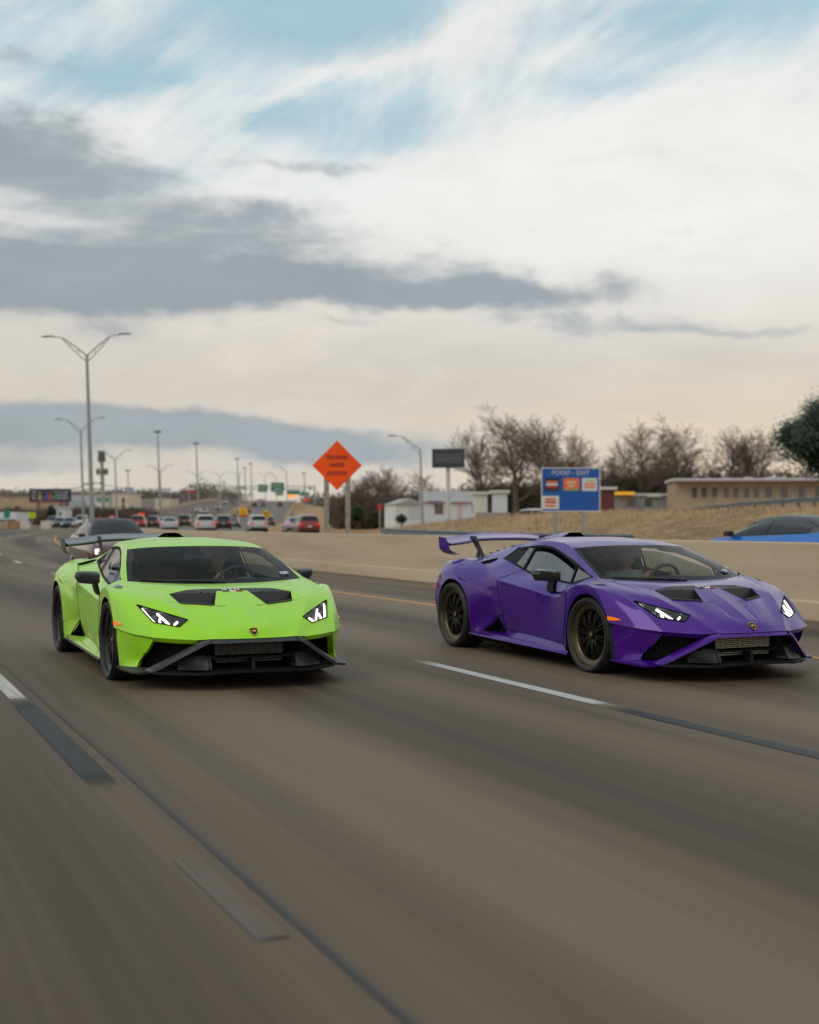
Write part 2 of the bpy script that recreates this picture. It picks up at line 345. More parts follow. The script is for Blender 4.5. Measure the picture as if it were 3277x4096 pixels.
def build_wheel(root, name, cx, cy, R, W, s, M, rr=.277):
    """s=+1 left, -1 right; wheel centred at the outer face"""
    def L(prof, n=56): return G().lathe([(r, cy*s - s*t) for r, t in prof], n, (cx, 0, R))
    rim = L([(rr+.002,.014), (rr-.002,.010), (rr-.010,.012), (rr-.016,.030), (rr-.040,.040), (rr-.048,.044), (rr-.054,.050), (rr-.060,.070), (rr-.066,.16), (rr-.055,W-.02), (rr,W-.01)])
    w = rim.obj('wheel', [M['rim']], root)
    ty = L([(rr-.006,.016), (rr+.004,.004), (rr+.020,-.004), (rr+.036,-.003), (R-.016,.006), (R-.006,.016), (R,.034), (R,.09), (R-.004,.092), (R-.004,.102), (R,.104), (R,W-.104), (R-.004,W-.102), (R-.004,W-.092), (R,W-.09), (R,W-.034), (R-.012,W-.012), (rr+.01,W), (rr-.006,W-.016)], 72)
    ty.obj('tyre', [M['tyre']], w)
    sp = G()
    for k in range(20):
        a = k*2*math.pi/20; d = .075 if k % 2 else -.075
        for (a0, a1, r0, r1, w0, w1) in ((a, a + d, .045, .221, .0095, .0070),):
            p0 = np.array((math.cos(a0), 0, math.sin(a0))); p1 = np.array((math.cos(a1), 0, math.sin(a1)))
            t = np.array((-math.sin(a0), 0, math.cos(a0)))
            rows = []
            for f in np.linspace(0, 1, 5):
                c0 = p0*r0*(1 - f) + p1*r1*f; ww = w0*(1 - f) + w1*f; dep = .060 - .020*math.sin(f*math.pi) + .006*f
                rows.append([c0 - t*ww + (0, -s*(dep+.03), 0), c0 - t*ww*.75 + (0, -s*dep, 0), c0 + t*ww*.75 + (0, -s*dep, 0), c0 + t*ww + (0, -s*(dep+.03), 0)])
            sp.grid(np.array(rows))
    sp.V = [v + (cx, cy*s, R) for v in sp.V]
    sp.obj('spoke', [M['spoke']], w)
    L([(.0,.044), (.020,.044), (.034,.050), (.036,.062), (.052,.064), (.058,.074), (.058,.11)], 32).obj('hub_cap', [M['spoke']], w)
    L([(.0,.0425), (.016,.0425), (.018,.046)], 20).obj('emblem', [M['gold']], w)
    L([(.07,.125), (.185,.125), (.185,.150), (.07,.150)], 48).obj('brake_disc', [M['disc']], w)
    L([(0,.155), (rr-.05,.155)], 32).obj('wheel_back', [M['dark']], w)

def build_car(name, label, group, loc, yaw, pitch, M, win_open=0.0, sticker_txt=True):
    root = thing(name, label, 'sports car', loc, group=group)
    # car forward is -Y in the world, the car's left is +X
    fx, fy = math.sin(yaw), -math.cos(yaw)
    root.rotation_euler = (0, -pitch, math.atan2(fy, fx))
    P = M['paint']; BK = M['black']; DK = M['dark']
    def sym(nm, g, mat, sharp=24.0, both=True, weld=4e-4, **kw):
        gg = G().join(g).mirrored() if both else g
        return gg.obj(nm, mat if isinstance(mat, list) else [mat], root, mk=dict(sharp=sharp, weld=weld), **kw)
    def pair(nm, g, mat, sharp=24.0, parents=None, weld=4e-4, only=(1, -1)):
        r = []
        for i, sd in enumerate(only):
            gg = g if sd > 0 else g.mirrored(False)
            r.append(gg.obj(nm, mat if isinstance(mat, list) else [mat], parents[i] if parents else root, mk=dict(sharp=sharp, weld=weld)))
        return r
    k = K
    # ---------------------------------------------------------------- hood
    g = G()
    U = A(k['ws_lo'], (2.80,.672,.774), k['duct_out'])
    B1 = B_a; B2 = B_b + B_c[1:]
    DT = A((2.985,0,.754), (2.992,.2,.754), (2.999,.36,.750), (3.008,.43,.739), k['duct_out'])
    g.grid(coons(WS_B, DT, [(2.86,0,.771)], U[1:-1], 25, 9))
    g.grid(coons(U, B1, (), [k['duct_bout']][:0], 15, 7))                       # light facet beside the duct
    fac = coons(A(k['duct_out'], k['duct_bout']), A(k['duct_out'], k['hfac']), (), (), 9, 7); g.grid(fac)
    top = A(k['duct_bin'], (3.27,.34,.642), k['duct_bout'], k['hfac'])
    bot = A((3.697,.10,.396), (3.690,.22,.397), k['noseB'])
    g.grid(coons(top, bot, Q_a[1:] + Q_b[1:-1], B2[1:-1], 17, 25, lin='cd'))
    g.grid(coons(W_a, Q_a, (), (), 25, 7, lin='ab'))
    g.grid(coons(A((3.052,0,.743), (3.35,0,.626), (3.55,0,.528), (3.645,0,.463), (3.701,0,.396)), W_a + W_b[1:], (), (), 33, 5, lin='b'))
    # around the headlight
    g.grid(coons(B_a + B_b[1:], F_a, [(2.66,.815,.795)], [lerp(k['hl_in'], k['hl_out'], .5), k['hl_out']], 31, 9, lin='abd'))
    g.grid(coons(A(k['hl_out'], k['hl_bout'], k['ncor']), F_b, (), (), 15, 4, lin='ab'))
    g.grid(coons(A(k['hl_bout'], k['hl_bin']), A(k['ncor'], (3.565,.60,.399), k['noseA']), (), (), 13, 9))
    g.grid(coons(B_c, A(k['hl_bin'], k['noseA']), (), (), 11, 5, lin='a'))
    sym('hood', g, P, sharp=5.5)
    # nose under-edge above the side intakes
    g = G(); g.grid(strip(A(k['noseA'], (3.565,.60,.399), k['ncor']), A((3.600,.435,.358), (3.54,.59,.364), (3.440,.738,.376)), 15))
    g.grid(strip(A((3.600,.435,.358), (3.54,.59,.364), (3.440,.738,.376)), A((3.50,.42,.372), (3.44,.56,.378), (3.33,.69,.388)), 15))
    # corner of the bumper
    up = A((2.992,.948,.444), (3.25,.872,.414), (3.440,.744,.388)); cr = A(k['carch'], (3.25,.886,.431), k['ncor'])
    g.grid(strip(cr, up, 17))
    mo = A((3.440,.744,.388), (3.370,.778,.300), (3.262,.822,.198), k['notch'])
    g.grid(coons(up, A((3.015,.921,.156), (3.15,.888,.160), k['notch']), [(3.018,.942,.36)], mo[1:-1], 17, 11, bulge=-.012))
    g.grid(strip(mo, A((3.395,.715,.385), (3.325,.742,.300), (3.215,.785,.205), (3.235,.80,.172)), 13))
    pair('bumper_corner', g, P, sharp=18)
    # ---------------------------------------------------------------- black mouth interior
    g = G()
    g.grid(strip(A((3.395,.715,.385), (3.325,.742,.300), (3.215,.785,.205)), A((3.10,.66,.385), (3.06,.69,.30), (3.02,.72,.17)), 9))
    g.poly(A((3.48,0,.375), (3.48,.36,.375), (3.25,.62,.385), (3.10,.70,.385), (3.10,.70,.13), (3.25,.62,.13), (3.48,.36,.13), (3.48,0,.13)))
    g.grid(strip(A((3.70,0,.372), (3.66,.36,.374), (3.50,.60,.372), (3.34,.70,.384)), A((3.48,0,.376), (3.47,.36,.376), (3.26,.61,.386), (3.10,.70,.386)), 13))
    g.box(2.6, 3.3, -.01, .72, .125, .135)
    sym('grille_recess', g, DK, sharp=20)
    # radiator cores: centre, lower slot and both sides, each a stack of fins
    def rad(x0, y0, y1, z0, z1, rows, cols, mat, off=.02):
        gg = G()
        for r in range(rows):
            zz = z0 + (z1 - z0)*(r + .5)/rows; hh = (z1 - z0)/rows*.33; sh = .5*(r % 2)
            for c in range(cols + 1):
                ya = y0 + (y1 - y0)*(c - sh)/cols; yb = ya + (y1 - y0)/cols*.93; ya = max(ya, y0); yb = min(yb, y1)
                if yb - ya > .004: gg.box(x0 - .02, x0, ya, yb, zz - hh, zz + hh)
        return gg
    r_ = rad(3.545, -.282, .282, .258, .352, M['rows'], 5, None).obj('radiator', [M['radiator']], root, mk=dict(smooth=False, weld=0), kind='stuff')
    rad(3.550, -.275, .275, .198, .234, max(2, M['rows']//3), 5, None).obj('radiator_fins', [M['radiator']], r_, mk=dict(smooth=False, weld=0), kind='stuff')
    gs = G()
    for r in range(20):
        zz = .172 + r*.0105
        gs.box(-.010, 0, -.16, .18, zz, zz + .0032)
    for c in range(5): gs.box(-.012, .001, -.16 + c*.085, -.157 + c*.085, .168, .385)
    gs.box(-.03, -.014, -.17, .19, .165, .385, mi=1)
    Mx = Matrix.Translation((3.32, .60, 0)) @ Matrix.Rotation(math.radians(38), 4, 'Z'); gs.xf(Mx)
    for q in pair('side_radiator', gs, [M['sidegrille'], DK], sharp=5): q['kind'] = 'stuff'
    # cross bar, centre fin, corner fairings and strakes in the mouth
    g = G(); g.grid(coons(A((3.60,0,.252), (3.60,.26,.250), (3.57,.34,.262)), A((3.635,0,.238), (3.63,.25,.237), (3.585,.345,.228)), (), (), 11, 4))
    g.grid(strip(A((3.635,0,.238), (3.63,.25,.237), (3.585,.345,.228)), A((3.56,0,.228), (3.56,.25,.228), (3.54,.345,.222)), 11))
    g.box(3.53, 3.66, -.004, .012, .15, .235)
    sym('grille_bar', g, BK)
    g = G()
    fb = A((3.692,.363,.160), (3.66,.47,.160), (3.575,.585,.162)); ft = A((3.618,.362,.268), (3.575,.45,.262), (3.50,.55,.256))
    g.grid(coons(fb, ft, [(3.66,.366,.215)], [(3.53,.565,.21)], 11, 7, bulge=-.02)); g.grid(strip(ft, A((3.48,.34,.272), (3.46,.42,.27), (3.42,.52,.262)), 9))
    g.grid(strip(A((3.692,.363,.160), (3.618,.362,.268)), A((3.50,.325,.160), (3.50,.325,.268)), 5))
    pair('corner_fairing', g, BK)
    g = G(); g.tube(crv(A((3.622,.352,.272), (3.668,.352,.215), (3.700,.352,.163)), 7), [.006, .010, .012, .012, .012, .010, .007], 8); pair('strake', g, BK)
    # splitter blade and side lips
    g = G(); fr = A((3.698,0,.146), (3.706,.2,.146), k['kink_i'], k['kink_o'], (3.64,.56,.142), k['foot'])
    frc = np.vstack([crv(fr[:3], 9), crv(fr[3:], 13)]); bk = np.stack([frc[:, 0]*0 + np.interp(frc[:, 1], (0, .75), (3.30, 3.10)), frc[:, 1]*.97, frc[:, 2]*0 + .158], 1)
    lo = frc + (-.006, 0, -.020); lob = bk + (0, 0, -.040)
    g.grid(np.stack([bk, bk*.35 + frc*.65 + (0, 0, .002), frc, lo, lob], 1))
    sym('splitter', g, BK, sharp=30)
    g = G(); oe = crv(A((3.455,.742,.150), k['liptip'], (3.28,.912,.140), (3.10,.936,.144), (2.973,.941,.150)), 17); oe[0] = k['foot']
    ie = crv(A((3.36,.765,.166), (3.285,.835,.167), (3.20,.868,.163), (3.10,.898,.160), (3.0,.90,.157)), 17)
    g.grid(np.stack([ie, oe, oe + (-.004, -.004, -.016), ie + (0, -.02, -.03)], 1))
    pair('lip', g, M['lip'], sharp=30)
    # three sided front trim: band under the nose and two slanting legs
    g = G()
    tb = A((3.702,0,.3935), (3.698,.18,.3935), (3.677,.345,.396)); lb = A((3.716,0,.366), (3.716,.2,.366), k['omega_lo'])
    g.grid(strip(tb, lb, 13)); g.grid(strip(lb, A((3.66,0,.362), (3.66,.2,.362), (3.645,.365,.362)), 13))
    ul = A((3.677,.345,.396), (3.650,.415,.383), (3.600,.490,.342), (3.50,.640,.250), (3.415,.775,.172), (3.35,.80,.160))
    ll = A(k['omega_lo'], (3.690,.405,.349), (3.655,.465,.312), (3.565,.600,.229), k['foot'], (3.430,.80,.139))
    uu = crv(ul, 21); lw = crv(ll, 21); mid = (uu + lw)/2 + (.010, .0, .008)
    g.grid(np.stack([uu + (-.03, -.015, 0), uu, mid, lw, lw + (-.035, -.012, -.002)], 1))
    sym('front_trim', g, M['omega'], sharp=28)
    # black filler ahead of the front wheel
    g = G(); g.grid(coons(A(k['carch'], (3.018,.946,.43), (3.018,.942,.36), (3.013,.921,.156)), A((2.952,.955,.470), (2.950,.945,.40), (2.945,.935,.30), (2.940,.91,.15)), (), (), 9, 4))
    pair('arch_flap', g, BK)
    # ---------------------------------------------------------------- hood duct
    g = G(); rid = A((3.080,0,.726), (3.078,.13,.726), (3.045,.40,.724), (3.026,.521,.719))
    g.grid(strip([tuple(np.array(p) + (.002, 0, -.001)) for p in DT], rid, 17))
    dn = A((3.12,0,.60), (3.115,.13,.60), (3.075,.40,.604), (3.05,.515,.615)); g.grid(strip(rid, dn, 15))
    fl = A((3.33,0,.604), (3.315,.22,.612), (3.27,.34,.618), (3.20,.477,.628)); g.grid(strip(dn, fl, 15))
    g.grid(strip(fl, A((3.31,0,.630), (3.307,.219,.634), (3.27,.34,.642), (3.198,.479,.653)), 15))
    g.grid(strip(A(k['duct_out'], k['duct_bout']), A((3.05,.515,.615), (3.20,.477,.628)), 5)); g.grid(strip(A(k['wtop'], k['duct_bin']), A((3.115,.13,.60), (3.315,.215,.61)), 7))
    d = sym('hood_duct', g, M['satin'], sharp=20)
    g = G(); g.tube(crv(A((3.300,.232,.640), (3.262,.34,.648), (3.196,.468,.657)), 9), .009, 8); pair('duct_lip', g, M['satin'])
    # ---------------------------------------------------------------- front fenders
    g = G()
    cr2 = A(k['ncor'], (3.25,.886,.431), k['carch'])
    g.grid(coons(F_a + F_b[1:], ARCH_E[2:], [(2.66,.905,.768)], cr2[1:-1], 23, 11, bulge=.0))
    g.grid(coons(ARCH_E, LIP_F[1:], [(2.255,.942,.56)], (), 29, 5))
    g.grid(coons(A(k['winfl'], (2.309,.821,.774), (2.43,.813,.801), k['apill'], (2.60,.812,.806), (2.68,.825,.79), k['cv_r']), ARCH_E[:3], [(2.205,.89,.722)], [(2.66,.905,.768)], 21, 9))
    g.grid(coons(A(k['apill'], (2.60,.812,.806), (2.68,.825,.79), k['cv_r']), A(k['ws_lo'], (2.66,.815,.795), k['cv_r']), (), (), 9, 4))
    g.grid(coons(A(k['E0'], (2.262,.945,.50), (2.235,.94,.35), (2.205,.925,.205)), A((2.275,.935,.50), (2.272,.940,.40), (2.270,.94,.30), (2.262,.935,.18)), (), (), 11, 4))
    fen = pair('front_fender', g, P, sharp=10)
    # black leaf vent on each fender, proud of the skin
    g = G(); lt, tp, rt, bt = (2.524,.909,.752), (2.615,.866,.786), (2.765,.852,.772), (2.70,.900,.768)
    g.grid(coons(A(lt, (2.555,.888,.775), tp, (2.70,.850,.786), rt), A(lt, (2.60,.915,.763), bt, (2.745,.876,.770), rt), (), (), 13, 5, bulge=.006))
    pair('fender_vent', g, M['glossblack'], parents=fen)
    # amber side marker
    g = G(); mp = A((2.966,.9645,.512), (3.04,.948,.508), (3.128,.929,.489), (3.06,.944,.482), (2.970,.9645,.478))
    g.poly(mp); g.poly([(x - .004, y - .02, z) for x, y, z in mp]); q = mp + mp[:1]; g.grid(strip(q, [(x - .004, y - .02, z) for x, y, z in q], 6, True))
    pair('side_marker', g, M['amber'], parents=fen)
    # wheel houses
    g = G()
    for lip, y1 in ((LIP_F, .62), (LIP_R, .55)):
        g = G(); c = crv(lip, 25); inn = c.copy(); inn[:, 1] = y1; o2 = c.copy(); o2[:, 1] -= .012
        g.grid(np.stack([c, o2, inn], 1)); g.poly(inn)
        if lip is LIP_F: g.grid(strip(A(k['carch'], (2.945,.92,.30), (2.94,.90,.15)), A((2.99,.62,.459), (2.945,.62,.30), (2.94,.62,.15)), 7))
        pair('wheel_arch_liner', g, DK)
    # ---------------------------------------------------------------- doors
    g = G()
    SH = A(k['door_top'], (1.25,.905,.706), (1.6,.904,.668), (2.01,.898,.620), (2.14,.915,.640), k['E0'])
    g.grid(coons(A(k['winrl'], (1.281,.738,.813), (1.6,.771,.781), (1.975,.808,.757), k['winfl']), SH, [(1.03,.80,.797)], [(2.205,.89,.722)], 25, 9))
    SB = A((1.06,.858,.268), (1.35,.868,.252), (1.8,.893,.232), (2.205,.925,.205))
    g.grid(coons(SH, SB, [(.955,.905,.62), k['dbr'], (1.03,.875,.33)], [(2.262,.944,.50), (2.235,.938,.35)], 25, 15, bulge=-.012))
    door = pair('door', g, P, sharp=9)
    # flush door handle
    g = G(); hc = np.array((1.10,.9035,.675)); 
    hp = A((1.015,.9055,.703), (1.150,.9055,.690), (1.175,.9055,.675), (1.170,.9045,.650), (1.045,.9045,.662), (1.012,.9045,.680))
    g.poly(hp); q = hp + hp[:1]; g.grid(strip(q, [(x, y - .012, z) for x, y, z in q], 7, True)); pair('door_handle', g, P, parents=door)
    g = G(); g.tube([(x, y - .002, z) for x, y, z in hp + hp[:1]], .0035, 5); pair('handle_recess', g, DK, parents=door)
    # ---------------------------------------------------------------- side skirt with the low intake
    g = G()
    tl = A((.86,.874,.389), (.965,.842,.376), (1.06,.822,.253), (1.06,.858,.268))
    st = A((1.055,.826,.248), (1.35,.862,.246), (1.8,.890,.227), (2.192,.920,.205)); ml = A((1.02,.895,.205), (1.35,.902,.190), (1.8,.914,.172), (2.26,.934,.160))
    g.grid(strip(SB, st, 17)); g.grid(strip(st, ml, 17))
    ledge = A((.62,.935,.222), (.85,.925,.207), (1.02,.918,.198), (1.35,.916,.184), (1.8,.925,.166), (2.30,.938,.152)); low = A((.40,.930,.180), (.85,.927,.165), (1.35,.930,.155), (1.8,.936,.146), (2.30,.940,.135))
    g.grid(coons(ledge, low[0:1] + low[1:], (), (), 21, 4)); g.grid(strip(A((1.02,.895,.205), (1.35,.902,.190), (1.8,.914,.172), (2.26,.934,.160)), ledge[2:], 17))
    g.grid(strip(low, [(x, y - .10, z - .005) for x, y, z in low], 17))
    # frame round the intake: top, rear, sloping front
    ap, bl, br = (.897,.867,.372), (.676,.917,.217), (1.022,.838,.226)
    g.grid(coons(A((.440,.955,.330), (.62,.915,.368), (.86,.876,.391)), A((.45,.945,.19), (.60,.932,.215), bl), [(.440,.952,.26)], [ap], 11, 9))
    g.grid(coons(A((.86,.876,.391), (.965,.846,.378), (1.055,.826,.252)), A(ap, (.960,.852,.30), br), (), (), 9, 4))
    g.grid(coons(A(bl, (.85,.880,.2205), br), A((.62,.935,.222), (.85,.925,.207), (1.02,.918,.198)), (), (), 9, 3)); g.poly(A(br, (1.055,.826,.248), (1.02,.895,.205)))
    g.grid(strip(A((.45,.945,.19), (.60,.932,.215), (.62,.935,.222)), A((.42,.945,.17), (.50,.935,.175), (.60,.935,.185)), 7))
    sk = pair('side_skirt', g, P, sharp=18)
    g = G(); g.tube(crv([(x, y + .004, z - .004) for x, y, z in low], 15), .011, 8); pair('skirt_blade', g, M['skirtblade'], parents=sk)
    g = G(); inn = [(p[0] + .16, p[1] - .16, p[2]) for p in (ap, br, bl)]; q = [ap, br, bl, ap]; g.grid(strip(q, inn + inn[:1], 4, True)); g.poly(inn)
    g.box(.80, 1.03, .80, .845, .286, .292); g.tube(crv(A(ap, (.79,.885,.315), bl), 9), .008, 6)
    pair('side_intake', g, DK, parents=sk)
    # ---------------------------------------------------------------- rear quarters
    g = G()
    RG = A(k['door_top'], (.80,.884,.790), (.62,.850,.850), k['ridge'], (.20,.800,.916), (-.08,.775,.925))
    CRL = A((.965,.902,.600), (.70,.912,.640), (.45,.935,.690), (.20,.950,.735), (.072,.948,.776))
    g.grid(coons(RG, CRL, [(.945,.906,.67)], [(-.02,.86,.885), (.03,.915,.835)], 21, 11, bulge=-.010))
    low2 = A((1.026,.892,.403), (.93,.880,.392), (.86,.876,.391), (.62,.915,.368), (.445,.957,.335))
    FLs = A((.445,.957,.335), (.443,.958,.42), (.426,.958,.513), (.348,.958,.630), (.218,.955,.720))
    g.grid(coons(A((.965,.902,.600), (.70,.912,.640), (.45,.935,.690), (.218,.955,.722)), low2, [(.99,.90,.50)], [(.348,.958,.630), (.426,.958,.513), (.443,.958,.42)], 19, 13, bulge=-.014))
    g.grid(coons(FLARE_R, LIP_R[:-2], (), (), 31, 4))
    # haunch behind and above the wheel
    g.grid(coons(A((-.08,.775,.925), (-.326,.755,.905), (-.536,.735,.865), (-.68,.70,.770)), A((.072,.948,.776), (-.10,.942,.790), (-.222,.932,.776), (-.33,.910,.755), (-.47,.865,.715)), [(-.02,.86,.885), (.03,.915,.835)], [(-.60,.78,.745)], 17, 11))
    # body side behind the wheel and the corner of the rear bumper
    g.grid(coons(A((-.33,.910,.755), (-.40,.89,.735), (-.47,.865,.715)), A((-.285,.945,.53), (-.36,.93,.535), (-.46,.905,.54)), [(-.30,.935,.65)], (), 7, 7))
    g.grid(coons(A((-.285,.945,.53), (-.36,.93,.535), (-.46,.905,.54)), A((-.345,.925,.24), (-.38,.91,.25), (-.44,.88,.265)), [(-.335,.935,.40)], (), 7, 7))
    g.grid(coons(A((-.191,.955,.640), (-.30,.925,.735), (-.33,.910,.755))[::-1], A((-.191,.955,.640), (-.285,.945,.53))[::-1], [(-.30,.935,.65)], (), 5, 4))
    rw = A((-.68,.70,.770), (-.60,.78,.745), (-.47,.865,.715)); 
    g.grid(coons(A((-.47,.865,.715), (-.46,.905,.54), (-.44,.88,.265)), A((-.82,.60,.72), (-.84,.62,.54), (-.80,.60,.265)), [(-.66,.76,.70)], [(-.65,.77,.265)], 11, 9))
    g.grid(coons(A((-.68,.70,.770), (-.60,.78,.745), (-.47,.865,.715)), A((-.82,.0,.75), (-.83,.40,.74), (-.82,.60,.72)), (), (), 9, 5))
    # sunken intake channel behind the side window, ending in a dark mouth under the rear deck
    RGf = A(k['door_top'], (.80,.884,.790), (.62,.850,.850), k['ridge']); RGl = A(k['door_top'], (.80,.872,.782), (.62,.834,.836), (.43,.800,.881))
    g.grid(strip(RGf, RGl, 15)); inl = A(k['winrl'], (.923,.702,.885), (.765,.684,.918), (.600,.656,.932), (.45,.640,.928))
    g.grid(coons(RGl, inl, [(1.03,.80,.797)], [(.44,.71,.902)], 19, 9, bulge=-.006)); g.grid(strip(inl, A(k['winrl'], (.923,.702,.886), (.765,.684,.922), k['butt'], (.44,.630,.945)), 15))
    dk_f = A(k['ridge'], (.42,.72,.925), (.44,.630,.945)); dk_b = A((-.08,.775,.925), (-.12,.68,.935), (-.15,.585,.928))
    g.grid(coons(dk_f, dk_b, A((.20,.800,.916)), A((.30,.612,.938)), 9, 13, bulge=.006))
    rf = pair('rear_fender', g, P, sharp=15)
    g = G(); g.grid(strip(dk_f, A((.43,.800,.881), (.44,.71,.902), (.45,.640,.928)), 9)); pair('deck_intake', g, DK, parents=rf)
    # round fuel flap outline
    gf = G(); cc = np.array((.385,.874,.790)); ring = []
    for i in range(21):
        t = i*2*math.pi/20; ring.append(cc + .098*math.cos(t)*np.array((.85,-.02,.12)) + .092*math.sin(t)*np.array((-.10,-.62,.80)))
    gf.tube(ring, .004, 6, cap=False); pair('fuel_flap', gf, DK, parents=rf)
    # tail lights, side reflector
    g = G(); g.poly(A((-.452,.915,.600), (-.385,.930,.600), (-.375,.930,.640), (-.450,.905,.650))); g.poly(A((-.46,.91,.60), (-.60,.83,.61), (-.60,.81,.65), (-.46,.90,.65))); pair('tail_light', g, M['redlamp'], parents=rf, sharp=60)
    # ---------------------------------------------------------------- engine cover, buttresses, tail
    g = G()
    cen = A((.86,0,1.158), (.5,0,1.118), (.1,0,1.045), (-.3,0,.972), (-.6,0,.915), (-.74,0,.86))
    bt = A((.86,.45,1.120), (.677,.485,1.085), (.283,.455,1.035), (-.009,.45,.980), (-.153,.46,.950), (-.62,.50,.87))
    g.grid(coons(cen, bt, [(.86,.25,1.150)], [(-.70,.25,.862)], 21, 9))
    g.grid(coons(A((.677,.514,1.054), (.283,.475,1.026), (-.009,.465,.974), (-.153,.47,.946)), A(k['butt'], (.30,.612,.935), (.05,.60,.932), (-.15,.585,.928)), (), (), 17, 7))
    g.grid(coons(A((.86,.45,1.120), (.677,.485,1.085), (.283,.455,1.035), (-.009,.45,.980), (-.153,.46,.950)), A((.86,.555,1.062), (.677,.514,1.054), (.283,.475,1.026), (-.009,.465,.974), (-.153,.47,.946)), (), (), 17, 3))
    g.grid(coons(A((-.15,.585,.928), (-.08,.775,.925)), A((-.62,.50,.868), (-.536,.735,.865)), [(-.4,.54,.905)], [(-.326,.755,.905)], 7, 9)); g.grid(coons(A((-.62,.50,.868), (-.536,.735,.865)), A((-.80,.45,.76), (-.68,.70,.770)), (), (), 7, 4))
    g.grid(coons(A((-.153,.47,.946), (-.62,.50,.868)), A((-.15,.585,.928), (-.62,.505,.866)), (), (), 7, 3)); g.grid(strip(A((-.74,0,.86), (-.70,.25,.862), (-.62,.50,.87)), A((-.83,0,.75), (-.83,.25,.75), (-.80,.45,.76)), 9))
    sym('engine_cover', g, P, sharp=20)
    for i in range(5):
        x = .30 - i*.16
        for sd in (1, -1): G().box(x - .05, x + .05, *sorted((sd*.10, sd*.36)), 1.075 - i*.028 - (.035 if i else .02), 1.085 - i*.028 - .018).obj('engine_louvre', [DK], root, mk=dict(smooth=False))
    g = G(); g.poly(A((-.82,0,.75), (-.83,.60,.72), (-.85,.62,.54), (-.81,.60,.265), (-.81,0,.265))); g.poly(A((-.81,0,.265), (-.80,.60,.265), (-.44,.88,.265), (-.3,.88,.14), (-.3,0,.14))); sym('rear_panel', g, DK, sharp=10)
    # ---------------------------------------------------------------- roof and screen pillars
    g = G()
    RE = A(k['ws_up'], (1.72,.598,1.104), (1.45,.570,1.124), (1.2,.556,1.126), (.95,.530,1.112), (.86,.52,1.100)); 
    rc = A((1.989,0,1.094), (1.88,0,1.120), (1.70,0,1.146), (1.45,0,1.162), (1.2,0,1.165), (.86,0,1.158))
    fr_ = A((1.989,0,1.094), (1.978,.3,1.090), (1.945,.55,1.076), k['ws_up'])
    g.grid(coons(rc, RE, [(1.978,.3,1.090), (1.945,.55,1.076)], [(.86,.25,1.150)], 25, 13))
    fo = A((1.766,.654,1.022), (1.574,.619,1.062), (1.418,.602,1.081), (1.267,.599,1.085), (1.077,.604,1.075), (.9,.570,1.066), (.86,.56,1.064))
    g.grid(coons(A(k['ws_up'], (1.72,.598,1.104), (1.45,.570,1.124), (1.2,.556,1.126), (.95,.530,1.112), (.86,.52,1.100)), [lerp(FOUT[6], FOUT[7], .5)] + fo, (), (), 21, 5))
    g.grid(coons(A(k['ws_lo'], (2.25,.711,.940), k['ws_up']), A(k['apill'], (2.338,.780,.876), (2.142,.733,.932), lerp(FOUT[6], FOUT[7], .5)), (), (), 15, 5, bulge=-.004))
    sym('roof', g, P, sharp=20)
    # roof scoop
    g = G()
    def sec(x, w0, w1, z0, z1): return [(x, -w0, z0), (x + .03, -w1, z1), (x + .035, -w1*.5, z1 + .003), (x + .035, w1*.5, z1 + .003), (x + .03, w1, z1), (x, w0, z0)]
    ss = [sec(.900,.146,.070,1.156,1.204), sec(.78,.138,.066,1.150,1.200), sec(.60,.12,.055,1.130,1.185), sec(.40,.09,.040,1.095,1.160), (sec(.0,.05,.015,1.02,1.10)), sec(-.40,.03,.008,.95,1.03)]
    g.grid(np.array(ss)); sc = g.obj('roof_scoop', [M['scoop']], root, mk=dict(sharp=30))
    g = G(); a = np.array(sec(.902,.146,.070,1.156,1.204)); b = np.array(sec(.86,.128,.060,1.158,1.197)); g.grid(np.stack([a, b])); c = np.array(sec(.80,.12,.055,1.158,1.190)); g.grid(np.stack([b, c])); g.poly(c); g.obj('scoop_mouth', [DK], sc, mk=dict(sharp=30))
    # ---------------------------------------------------------------- glass
    S = ws_pt.S
    gl = G(); gl.grid(S); sym('windscreen', gl, M['glass'], sharp=40)
    g = G(); uu = np.linspace(0, 1, 25)
    def band(f0, f1, n=25): g.grid(np.array([[ws_pt(*f0(t), off=-.004), ws_pt(*f1(t), off=-.004)] for t in np.linspace(0, 1, n)]))
    band(lambda t: (t, .0), lambda t: (min(t, .955), .125 - .035*t)); band(lambda t: (t, 1.0), lambda t: (min(t, .955), .965)); band(lambda t: (1.0, t), lambda t: (.945, .06 + .90*t))
    sym('windscreen_border', g, M['frit'], sharp=40)
    g = G(); g.tube(crv([ws_pt(u, .022, .008)*(1, -1, 1) for u in np.linspace(.10, .86, 9)], 15), .005, 6); g.tube([ws_pt(.05, .0, .002), ws_pt(.20, .012, .010)*(1, -1, 1), ws_pt(.46, .022, .010)*(1, -1, 1)], .007, 6); g.obj('wiper', [DK], root)
    # side window frame strips (black) and three panes each side
    io = win_open
    fi = [(1.19,1.052-io), (1.30,1.058-io), (1.473,1.050-io), (1.658,1.016-io), (1.874,.965-io), (2.036,.924-io), (2.136,.898-io)]
    g = G(); fo_ = A(*[FOUT[i] for i in range(0, 11)])
    inn = sidepts([(.80,1.035), (1.10,1.056), (1.30,1.062), (1.473,1.056), (1.66,1.022), (1.874,.973), (2.036,.933), (2.16,.896), (2.36,.852), (2.46,.828)], -.004)
    g.grid(strip([(x, y + .003, z) for x, y, z in fo_], inn, 25))
    g.grid(strip([(x, y + .002, z) for x, y, z in BELT], [(x, side_y(x, z + .018) - .003, z + .018) for x, y, z in BELT], 25))
